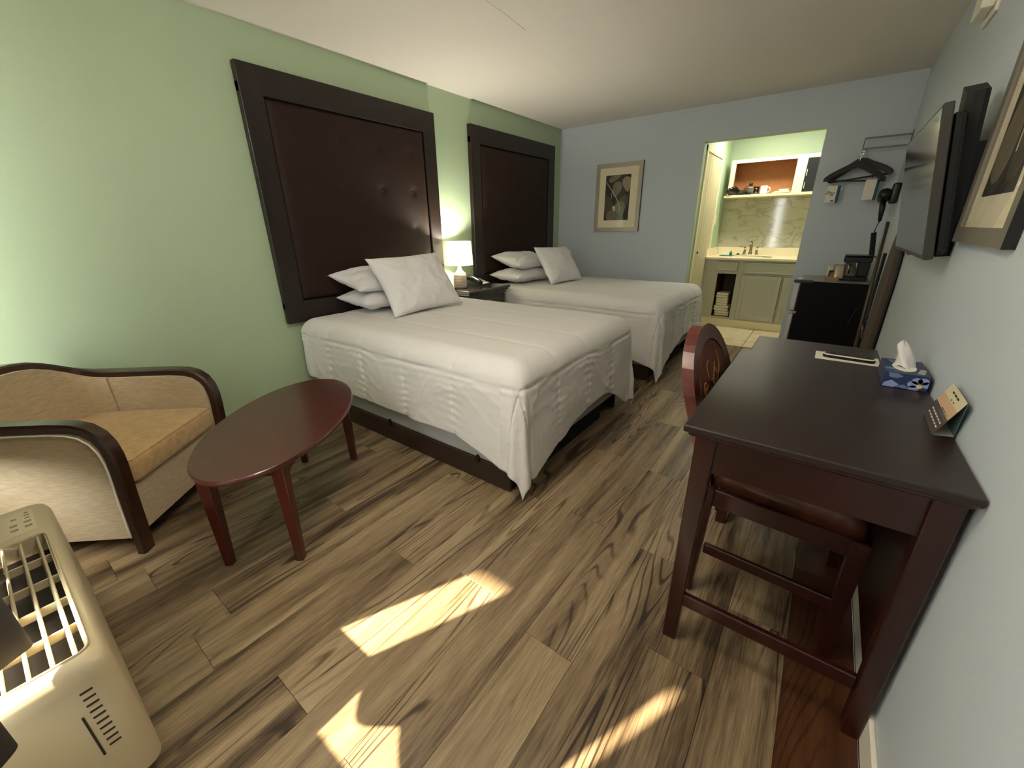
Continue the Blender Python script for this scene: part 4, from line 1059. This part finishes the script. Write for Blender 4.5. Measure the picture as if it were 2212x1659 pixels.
packet('coffee_packet', 'silvery coffee packet leaning on the coffee maker', 'packet', (3.135, 4.575, FT + 0.012), 0.07, 0.125, -0.35, 0.15, FOIL)
packet('tea_packet', 'dark red packet standing in the coffee tray', 'packet', (3.092, 4.60, FT + 0.008), 0.06, 0.07, -0.2, -0.1, mat('dark_red_foil', (64, 22, 18), 0.4))
packet('paper_cup_sleeve', 'clear wrapped cup packet at the left of the coffee tray', 'packet', (3.075, 4.64, FT + 0.008), 0.05, 0.11, -0.1, 0.3, mat('clear_wrap', (214, 208, 188), 0.2))

# ------------------------------------------------------------------ vanity alcove
VY = 6.20
t = thing('vanity_cabinet', 'grey-green vanity cabinet in the alcove', 'cabinet', (2.34, 6.5, 0))
vb = BM()
box(vb, AX0 + 0.002, 1.895, VY, VY + 0.02, 0.10, 0.868)         # left stile
box(vb, 2.122, 2.19, VY, VY + 0.02, 0.10, 0.868)
box(vb, 1.895, 2.122, VY, VY + 0.02, 0.695, 0.868); box(vb, 1.895, 2.122, VY, VY + 0.02, 0.10, 0.128)
box(vb, 2.19, AX1 - 0.002, VY, VY + 0.02, 0.10, 0.868)
obj('face_frame', vb, VANITY, t)
cb = BM(); box(cb, 1.885, 1.895, VY + 0.02, 6.75, 0.10, 0.70); box(cb, 2.122, 2.132, VY + 0.02, 6.75, 0.10, 0.70); box(cb, 1.885, 2.132, 6.74, 6.75, 0.10, 0.70); box(cb, 1.895, 2.122, VY + 0.02, 6.74, 0.105, 0.128); box(cb, 1.895, 2.122, VY + 0.02, 6.74, 0.695, 0.705)
obj('open_cubby', cb, CUBBY, t)
obj('toe_kick', B(AX0 + 0.002, AX1 - 0.002, VY + 0.006, VY + 0.03, 0.002, 0.10), CREAM, t)
obj('side_panel', B(AX0 + 0.002, AX0 + 0.012, VY + 0.02, AY - 0.002, 0.002, 0.868), VANITY, t)
def panel_door(x0, x1, z0, z1, nm):
    d_ = obj(nm, B(x0, x1, VY - 0.018, VY - 0.001, z0, z1, bev=0.003), VANITY, t)
    f = 0.045 if z1 - z0 > 0.2 else 0.018
    obj('reveal', B(x0 - 0.004, x1 + 0.004, VY - 0.0022, VY - 0.0006, z0 - 0.004, z1 + 0.004), GROUT, d_)  # dark outline painted in as shade in the gap round the door
    fr_ = BM()
    for (a, b, c, e) in ((x0, x0 + f, z0, z1), (x1 - f, x1, z0, z1), (x0 + f, x1 - f, z0, z0 + f), (x0 + f, x1 - f, z1 - f, z1)):
        box(fr_, a, b, VY - 0.026, VY - 0.017, c, e, bev=0.002)
    obj('raised_frame', fr_, VANITY, d_)
panel_door(1.875, 2.12, 0.735, 0.845, 'drawer')
panel_door(2.195, 2.93, 0.715, 0.845, 'drawer')
panel_door(2.195, 2.628, 0.125, 0.685, 'door')
panel_door(2.652, 2.965, 0.125, 0.685, 'door')
cz = 0.128
rt = random.Random(2)
for k in range(9):
    w_t = 0.185 if k < 4 else 0.15
    h_t = 0.036 if k < 4 else 0.034
    dx_t = rt.uniform(-0.008, 0.008)
    cx0 = 2.005 if k < 4 else 1.99
    bm = BM(); box(bm, cx0 - w_t / 2 + dx_t, cx0 + w_t / 2 + dx_t, VY + 0.03, VY + 0.27, cz + 0.001, cz + h_t, bev=0.014, seg=3)
    names_t = ['lowest', 'second lowest', 'third from the bottom', 'fourth from the bottom', 'fifth from the bottom', 'fourth from the top', 'third from the top', 'second from the top', 'topmost']
    tag(obj('folded_towel', bm, TOWEL, None, smooth=True), 'folded cream towel, %s of the stack in the vanity cubby' % names_t[k], 'towel', 'towels stacked in the vanity cubby')
    cz += h_t
t = thing('vanity_countertop', 'cream cultured marble countertop on the vanity', 'countertop', (2.34, 6.5, 0.87))
obj('slab', B(AX0 + 0.001, AX1 - 0.001, VY - 0.03, AY - 0.001, 0.869, 0.902, bev=0.008, seg=2), COUNTER, t)
obj('back_splash', B(AX0 + 0.021, AX1 - 0.001, AY - 0.025, AY - 0.001, 0.902, 1.0, bev=0.003), COUNTER, t)
obj('side_splash', B(AX0 + 0.001, AX0 + 0.02, VY + 0.0, AY - 0.001, 0.902, 1.0, bev=0.003), COUNTER, t)
rimb = BM()
tube(rimb, [(2.24 + 0.21 * math.cos(2 * math.pi * k / 40), 6.47 + 0.15 * math.sin(2 * math.pi * k / 40), 0.903) for k in range(41)], 0.008, 8, caps=False)
obj('sink_rim', rimb, COUNTER, t, smooth=True)
bw = BM(); lathe(bw, [(0.02, -0.028), (0.12, -0.022), (0.19, -0.008), (0.205, 0.0005)], (0, 0, 0), 40)
bw.transform(Matrix.Translation((2.24, 6.47, 0.9028)) @ Matrix.Diagonal((1, 0.71, 0.05, 1)))
obj('sink_bowl', bw, mat('sink_shade', (216, 204, 172), 0.2), t, smooth=True)
t = thing('faucet', 'chrome two-handle faucet on the vanity countertop', 'faucet', (2.17, 6.70, 0.902))
fx, fy = 2.165, 6.70
obj('base_plate', B(fx - 0.10, fx + 0.10, fy - 0.03, fy + 0.03, 0.902, 0.914, bev=0.005, seg=2), CHROME, t, smooth=True)
obj('spout', tube(BM(), [(fx, fy, 0.912), (fx, fy, 1.0), (fx, fy - 0.01, 1.055), (fx, fy - 0.045, 1.075), (fx, fy - 0.085, 1.06), (fx, fy - 0.10, 1.02)], [0.022, 0.018, 0.016, 0.015, 0.014, 0.014], 12), BRASS, t, smooth=True)
for s_ in (-1, 1):
    hd = obj('handle', tube(BM(), [(fx + s_ * 0.075, fy, 0.912), (fx + s_ * 0.068, fy, 1.0)], [0.02, 0.010], 12), BRASS, t, smooth=True)
    obj('lever', tube(BM(), [(fx + s_ * 0.065, fy, 1.0), (fx + s_ * 0.10, fy - 0.005, 1.015), (fx + s_ * 0.14, fy - 0.01, 1.012)], [0.009, 0.007, 0.006], 10), BRASS, hd, smooth=True)
t = thing('soap_tray', 'teal tray with small toiletries on the left of the counter', 'toiletries', (1.91, 6.5, 0.902))
obj('tray_base', B(1.84, 2.0, 6.40, 6.55, 0.9025, 0.912, bev=0.003), TEAL, t)
obj('bottle', lathe(BM(), [(0.018, 0.912), (0.018, 0.95), (0.008, 0.958), (0.008, 0.972)], (1.965, 6.47, 0), 14), TEAL, t, smooth=True)
obj('soap_bar', B(1.86, 1.92, 6.44, 6.48, 0.912, 0.926, bev=0.006, seg=2), PAPER, t)
t = thing('soap_dish', 'small chrome soap dish beside the faucet', 'soap dish', (2.04, 6.62, 0.902))
obj('dish', lathe(BM(), [(0.028, 0), (0.034, 0.006), (0.036, 0.012), (0.030, 0.012), (0.026, 0.006)], (2.035, 6.60, 0.9022), 20), CHROME, t, smooth=True)
obj('stopper', lathe(BM(), [(0.014, 0.006), (0.018, 0.02), (0.010, 0.032)], (2.035, 6.60, 0.9022), 16), DGREY, t, smooth=True)
tag(obj('washcloth_leaf', B(2.33, 2.45, 6.34, 6.42, 0.9065, 0.911, bev=0.0015), mat('grey_green_card', (140, 142, 118), 0.6), None), 'flat grey-green card lying by the sink', 'card')
tag(obj('marble_backsplash', B(AX0 + 0.001, AX1 - 0.001, AY - 0.012, AY - 0.001, 1.001, 1.66, bev=0.001), MARBLE, None), 'glossy grey-veined marble panel behind the vanity', 'backsplash')
CYF = 6.60
t = thing('upper_cabinet', 'cream open upper cabinet above the marble panel', 'cabinet', (2.34, 6.75, 1.63))
uc = BM()
box(uc, 1.775, 1.83, CYF, CYF + 0.02, 1.66, 2.075); box(uc, 2.497, 2.60, CYF, CYF + 0.02, 1.66, 2.075); box(uc, 2.745, AX1 - 0.002, CYF, CYF + 0.02, 1.66, 2.075)
box(uc, 1.83, 2.497, CYF, CYF + 0.02, 2.035, 2.075); box(uc, 2.60, 2.745, CYF, CYF + 0.02, 2.035, 2.075)
obj('face_frame', uc, CREAM, t)
obj('side_panel', B(1.775, 1.787, CYF + 0.02, AY - 0.002, 1.66, 2.075), CREAM, t)
obj('shelf_board', B(1.745, AX1 - 0.002, CYF - 0.03, AY - 0.014, 1.63, 1.66, bev=0.003), CREAM, t)
ib = BM(); box(ib, 1.788, 2.505, AY - 0.012, AY - 0.004, 1.66, 2.07); box(ib, 1.788, 1.80, CYF + 0.021, AY - 0.012, 1.66, 2.07); box(ib, 2.505, 2.515, CYF + 0.021, AY - 0.004, 1.66, 2.07); box(ib, 1.80, 2.505, CYF + 0.021, AY - 0.012, 2.06, 2.07)
obj('lining', ib, CABIN, t)
t = thing('microwave', 'black microwave in the right bay of the upper cabinet', 'microwave', (2.67, 6.75, 1.66))
obj('body', B(2.604, 2.741, CYF + 0.012, CYF + 0.24, 1.661, 2.03, bev=0.003), BLACK, t)
for z in (1.70, 1.84): obj('handle', B(2.612, 2.620, CYF + 0.004, CYF + 0.012, z, z + 0.07), SILVER, t)
# dishes
SZ = 1.66
t = thing('black_gloves', 'dark bunched work gloves at the left end of the shelf', 'gloves', (1.85, 6.62, SZ))
rg_ = random.Random(5)
obj('palm', lathe(BM(), [(0.03, 0.0), (0.06, 0.012), (0.068, 0.03), (0.05, 0.05), (0.02, 0.06)], (1.92, 6.665, SZ + 0.001), 20), BLACKM, t, smooth=True)
for k in range(7):
    a = math.radians(110 + k * 18); b0 = Vector((1.92, 6.645, SZ + 0.03)); dd = Vector((math.cos(a) * 0.15, -0.095, 0.02 + 0.06 * math.sin(a)))
    obj('finger', tube(BM(), [b0, b0 + dd * 0.6, b0 + dd], [0.014, 0.013, 0.009], 8), BLACKM, t, smooth=True)
t = thing('skillet', 'dark skillet on the shelf in front of the pot', 'pan', (1.97, 6.64, SZ))
obj('pan_body', lathe(BM(), [(0.04, 0.0), (0.055, 0.03), (0.057, 0.032), (0.05, 0.03), (0.038, 0.004)], (2.00, 6.66, SZ + 0.001), 28), BLACK, t, smooth=True)
obj('pan_handle', tube(BM(), [(1.99, 6.61, SZ + 0.03), (2.06, 6.58, SZ + 0.015)], 0.010, 8), BLACK, t, smooth=True)
t = thing('cooking_pot', 'small grey pot with a glass lid and dark knob on the shelf', 'pot', (2.00, 6.78, SZ))
obj('pot_body', lathe(BM(), [(0.07, 0), (0.078, 0.01), (0.08, 0.085), (0.083, 0.088)], (2.01, 6.79, SZ + 0.001), 28), mat('pot_grey', (150, 148, 132), 0.3, 0.3), t, smooth=True)
obj('pot_lid', lathe(BM(), [(0.083, 0.089), (0.06, 0.106), (0.02, 0.116)], (2.01, 6.79, SZ + 0.001), 28), CHROME, t, smooth=True)
obj('knob', lathe(BM(), [(0.012, 0.114), (0.022, 0.128), (0.022, 0.146), (0.012, 0.152)], (2.01, 6.79, SZ + 0.001), 16), BLACK, t, smooth=True)
tag(obj('drinking_glass', lathe(BM(), [(0.026, 0), (0.031, 0.004), (0.034, 0.09), (0.0325, 0.09), (0.029, 0.008), (0.001, 0.008)], (2.105, 6.645, SZ + 0.001), 24), GLASS, None, smooth=True), 'clear drinking glass on the shelf beside the mug', 'glass')
t = thing('mug', 'white coffee mug on the alcove shelf', 'mug', (2.185, 6.64, SZ))
obj('cup', lathe(BM(), [(0.034, 0), (0.038, 0.006), (0.040, 0.095), (0.0365, 0.095), (0.034, 0.01), (0.001, 0.01)], (2.19, 6.64, SZ + 0.001), 28), mat('white_china', (244, 238, 220), 0.2), t, smooth=True)
obj('handle', tube(BM(), [(2.226, 6.64, SZ + 0.078), (2.25, 6.64, SZ + 0.076), (2.262, 6.64, SZ + 0.05), (2.25, 6.64, SZ + 0.025), (2.226, 6.64, SZ + 0.022)], 0.006, 8), MATS['white_china'], t, smooth=True)
pnames = ['large white plate lowest of the stack on the shelf', 'white plate in the middle of the stack on the shelf', 'small white bowl on top of the plates']
for k, (r1, z_) in enumerate(((0.115, 0.0), (0.095, 0.02), (0.07, 0.038))):
    tag(obj('plate' if k < 2 else 'bowl', lathe(BM(), [(r1 * 0.6, 0), (r1 * 0.7, 0.003), (r1, 0.016), (r1, 0.020), (r1 * 0.68, 0.008), (0.001, 0.006)] if k < 2 else [(0.035, 0), (0.04, 0.004), (0.07, 0.03), (0.067, 0.032), (0.038, 0.008), (0.001, 0.007)], (2.385 + 0.012 * k, 6.74, SZ + 0.001 + z_ * (0.5 if k == 1 else 0.55)), 36), MATS['white_china'], None, smooth=True), pnames[k], 'plate' if k < 2 else 'bowl', 'crockery on the alcove shelf' if k < 2 else None)
t = thing('light_switch', 'cream switch plate on the green alcove side wall', 'switch', (AX0, 6.49, 1.36))
obj('plate', B(AX0 + 0.0003, AX0 + 0.006, 6.445, 6.525, 1.30, 1.42, bev=0.002), CREAM, t)
for z in (1.335, 1.385): obj('toggle', B(AX0 + 0.006, AX0 + 0.012, 6.475, 6.495, z - 0.012, z + 0.012, bev=0.001), CREAM, t)
t = thing('vanity_light_fixture', 'fluorescent strip fixture on the alcove ceiling', 'ceiling light', (2.3, 6.15, H))
obj('fixture_body', B(1.83, 2.77, 6.02, 6.28, H - 0.03, H + 0.029), WHITE, t)

# ------------------------------------------------------------------ things on the desk
t = thing('tissue_box', 'navy floral tissue box on the desk against the wall', 'tissue box', (3.31, 1.9, KZ))
bx0, bx1, by0, by1, bz0, bz1 = 3.258, 3.366, 1.812, 1.995, KZ + 0.0008, KZ + 0.050
tb = obj('carton', B(bx0, bx1, by0, by1, bz0, bz1, bev=0.001), NAVY, t)
def petal(pts, m_, nm='printed_petal'):
    bm = BM(); prism(bm, pts, lambda a, b, d: (bx0 + a, by0 - d, bz0 + b), 0.0001, 0.0006); obj(nm, bm, m_, tb)
for k in range(5):
    a = math.radians(20 + k * 50); c0 = Vector((0.088, 0.016)); c1 = c0 + Vector((math.cos(a), math.sin(a))) * 0.017
    poly = [(c1.x + 0.0135 * math.cos(q * 0.6283), c1.y + 0.011 * math.sin(q * 0.6283)) for q in range(10)]
    petal([(min(max(a_, 0.001), 0.107), min(max(b_, 0.001), 0.0485)) for a_, b_ in poly], PETAL)
bm = BM(); prism(bm, [(0.088 + 0.007 * math.cos(q * 0.6283), 0.014 + 0.006 * math.sin(q * 0.6283)) for q in range(10)], lambda a, b, d: (bx0 + a, by0 - d, bz0 + b), 0.0006, 0.0009); obj('printed_centre', bm, YELLOW, tb)
petal([(0.008, 0.048), (0.03, 0.048), (0.045, 0.04), (0.03, 0.031), (0.012, 0.034)], PETAL2)
petal([(0.001, 0.001), (0.03, 0.001), (0.04, 0.012), (0.02, 0.024), (0.004, 0.014)], PETAL)
petal([(0.03, 0.004), (0.06, 0.001), (0.066, 0.006), (0.05, 0.014)], PETAL2)
for k, (px, py) in enumerate(((0.02, 0.05), (0.035, 0.09), (0.06, 0.16), (0.03, 0.145))):
    bm = BM(); prism(bm, leafpoly(bx0 + px, by0 + py, 0.04, 0.02, 0.7 * k), lambda a, b, d: (a, b, d), bz1 + 0.0001, bz1 + 0.0005); obj('printed_leaf', bm, PETAL2, tb)
for k in range(5):
    obj('printed_script', B(bx1 - 0.030 + 0.003 * k, bx1 - 0.012 + 0.002 * k, by0 + 0.022 + 0.012 * k, by0 + 0.026 + 0.012 * k, bz1 + 0.0001, bz1 + 0.0005), PAPER, tb)
ov = BM(); prism(ov, [(bx0 + 0.052 + 0.030 * math.cos(q * math.pi / 12), by0 + 0.085 + 0.058 * math.sin(q * math.pi / 12)) for q in range(24)], lambda a, b, d: (a, b, d), bz1 + 0.0002, bz1 + 0.0012)
obj('opening', ov, PAPER, tb)
bm = BM(); g = []
for i in range(13):
    f = i / 12; row = []
    c0 = Vector((bx0 + 0.055 - 0.022 * f, by0 + 0.09 + 0.02 * f, bz1 + 0.001 + 0.078 * f))
    wdt = 0.024 * (1 - 0.35 * f) * (math.sin(math.pi * min(1, (1.04 - f) / 0.25) / 2) if f > 0.78 else 1)
    for k in range(14):
        a = 2 * math.pi * k / 14
        rr_ = wdt * (1 + 0.22 * math.sin(3 * a + 4 * f))
        row.append(bm.verts.new(c0 + Vector((rr_ * math.cos(a), 1.1 * rr_ * math.sin(a), 0.006 * math.sin(2 * a)))))
    g.append(row)
for i in range(12):
    for k in range(14): bm.faces.new([g[i][k], g[i][(k + 1) % 14], g[i + 1][(k + 1) % 14], g[i + 1][k]])
bm.faces.new(g[-1])
obj('tissue', bm, SHEET, t, smooth=True)

t = thing('tent_card', 'folded tent card with a sunset picture on the desk', 'card', (3.35, 1.53, KZ))
A0, A1 = Vector((3.333, 1.450, KZ + 0.001)), Vector((3.338, 1.628, KZ + 0.001))
T0, T1 = Vector((3.362, 1.416, KZ + 0.105)), Vector((3.364, 1.578, KZ + 0.105))
C0, C1 = Vector((3.373, 1.462, KZ + 0.001)), Vector((3.373, 1.63, KZ + 0.001))
def sheet3(a, b, c, d, m_, nm, par, th=0.0006):
    n_ = (b - a).cross(d - a).normalized() * th
    bm = BM(); lo = [bm.verts.new(p) for p in (a, b, c, d)]; hi = [bm.verts.new(p + n_) for p in (a, b, c, d)]
    bm.faces.new(lo[::-1]); bm.faces.new(hi)
    for k in range(4): bm.faces.new([lo[k], lo[(k + 1) % 4], hi[(k + 1) % 4], hi[k]])
    return obj(nm, bm, m_, par)
def lerp(p, q, f): return p + (q - p) * f
sky_b = lambda f: (lerp(A0, T0, f), lerp(A1, T1, f))
fp_ = sheet3(A0, A1, T1, T0, mat('card_dusk', (74, 66, 66), 0.5), 'front_panel', t)
outn = (T0 - A0).cross(A1 - A0).normalized()
if outn.x > 0: outn = -outn
def strip(f0, f1, g0, g1, m_, nm, th):
    a = lerp(*sky_b(f0), g0) + outn * 0.0009; b = lerp(*sky_b(f0), g1) + outn * 0.0009; c = lerp(*sky_b(f1), g1) + outn * 0.0009; d = lerp(*sky_b(f1), g0) + outn * 0.0009
    sheet3(a, b, c, d, m_, nm, fp_, th)
strip(0.46, 0.72, 0, 1, mat('card_sunset', (206, 170, 138), 0.5), 'printed_sky', 0.0004)
strip(0.72, 1.0, 0, 1, mat('card_pale', (214, 204, 168), 0.5), 'printed_sky', 0.0004)
strip(0.38, 0.50, 0.0, 0.55, mat('card_hill', (92, 88, 90), 0.5), 'printed_hill', 0.0006)
for k in range(3): strip(0.86 - 0.0 * k, 0.90, 0.30 + 0.16 * k, 0.42 + 0.16 * k, INK, 'printed_line', 0.0008)
for k in range(2): strip(0.74, 0.77, 0.34 + 0.14 * k, 0.40 + 0.14 * k, INK, 'printed_line', 0.0008)
for r in range(2):
    for k in range(6): strip(0.14 + 0.12 * r, 0.17 + 0.12 * r, 0.10 + 0.13 * k, 0.18 + 0.13 * k, PAPER, 'printed_line', 0.0008)
sheet3(C0, C1, T1, T0, mat('card_back_teal', (110, 140, 140), 0.5), 'back_panel', t)
sheet3(A0, A1, C1, C0, PAPER, 'base_flap', t, 0.0004)

SZT = 0.793
info = obj('info_sheet', B(3.072, 3.274, 2.066, 2.192, SZT + 0.0004, SZT + 0.0014), PAPER, None)
tag(info, 'laminated info sheet lying on the small table', 'paper')
for k in range(9): obj('printed_line', B(3.105 + 0.017 * k, 3.115 + 0.017 * k + 0.003 * (k % 3), 2.165, 2.180, SZT + 0.0014, SZT + 0.0016), INK, info)
t = thing('remote_control', 'black and white remote control on the info sheet', 'remote', (3.18, 2.12, SZT))
def capsule(L, R, n=10): return [(L / 2 - R + R * math.cos(a), R * math.sin(a)) for a in [math.pi * (k / n - 0.5) for k in range(n + 1)]] + [(-L / 2 + R + R * math.cos(a), R * math.sin(a)) for a in [math.pi * (k / n + 0.5) for k in range(n + 1)]]
RM = Matrix.Translation((3.178, 2.118, SZT + 0.0018)) @ Matrix.Rotation(math.radians(-4), 4, 'Z')
obj('body', prism(BM(), capsule(0.165, 0.020), lambda a, b, d: RM @ Vector((a, b, d)), 0, 0.011), BLACK, t)
obj('trim', prism(BM(), capsule(0.167, 0.0215), lambda a, b, d: RM @ Vector((a, b, d)), 0.0112, 0.015), PAPER, t)
kp = obj('keypad', prism(BM(), capsule(0.155, 0.0165), lambda a, b, d: RM @ Vector((a, b, d)), 0.0152, 0.0165), BLACK, t)
for i in range(9):
    for j in (-1, 0, 1):
        c0 = RM @ Vector((-0.06 + i * 0.0145, j * 0.0095, 0.0165))
        obj('key', B(c0.x - 0.004, c0.x + 0.004, c0.y - 0.003, c0.y + 0.003, c0.z, c0.z + 0.0015), DGREY, kp)

t = thing('ceiling_lamp', 'ceiling lamp with a flat white canopy above the entrance floor', 'ceiling light', (2.15, 0.75, H))  # body for the added fill light, stays out of view
obj('canopy', lathe(BM(), [(0.09, 0.0), (0.09, -0.02), (0.03, -0.03)], (2.15, 0.75, H), 32), WHITE, t, smooth=True)
obj('stem', tube(BM(), [(2.15, 0.75, H - 0.028), (2.15, 0.75, 2.31)], 0.008, 10), BRASS, t)
obj('globe', lathe(BM(), [(0.02, 0.115), (0.06, 0.098), (0.098, 0.06), (0.115, 0.0), (0.098, -0.06), (0.06, -0.098), (0.01, -0.115)], (2.15, 0.75, 2.20), 32), mat('globe_glow', (255, 248, 232), 0.3, emit=(255, 240, 214), estr=4), t, smooth=True)
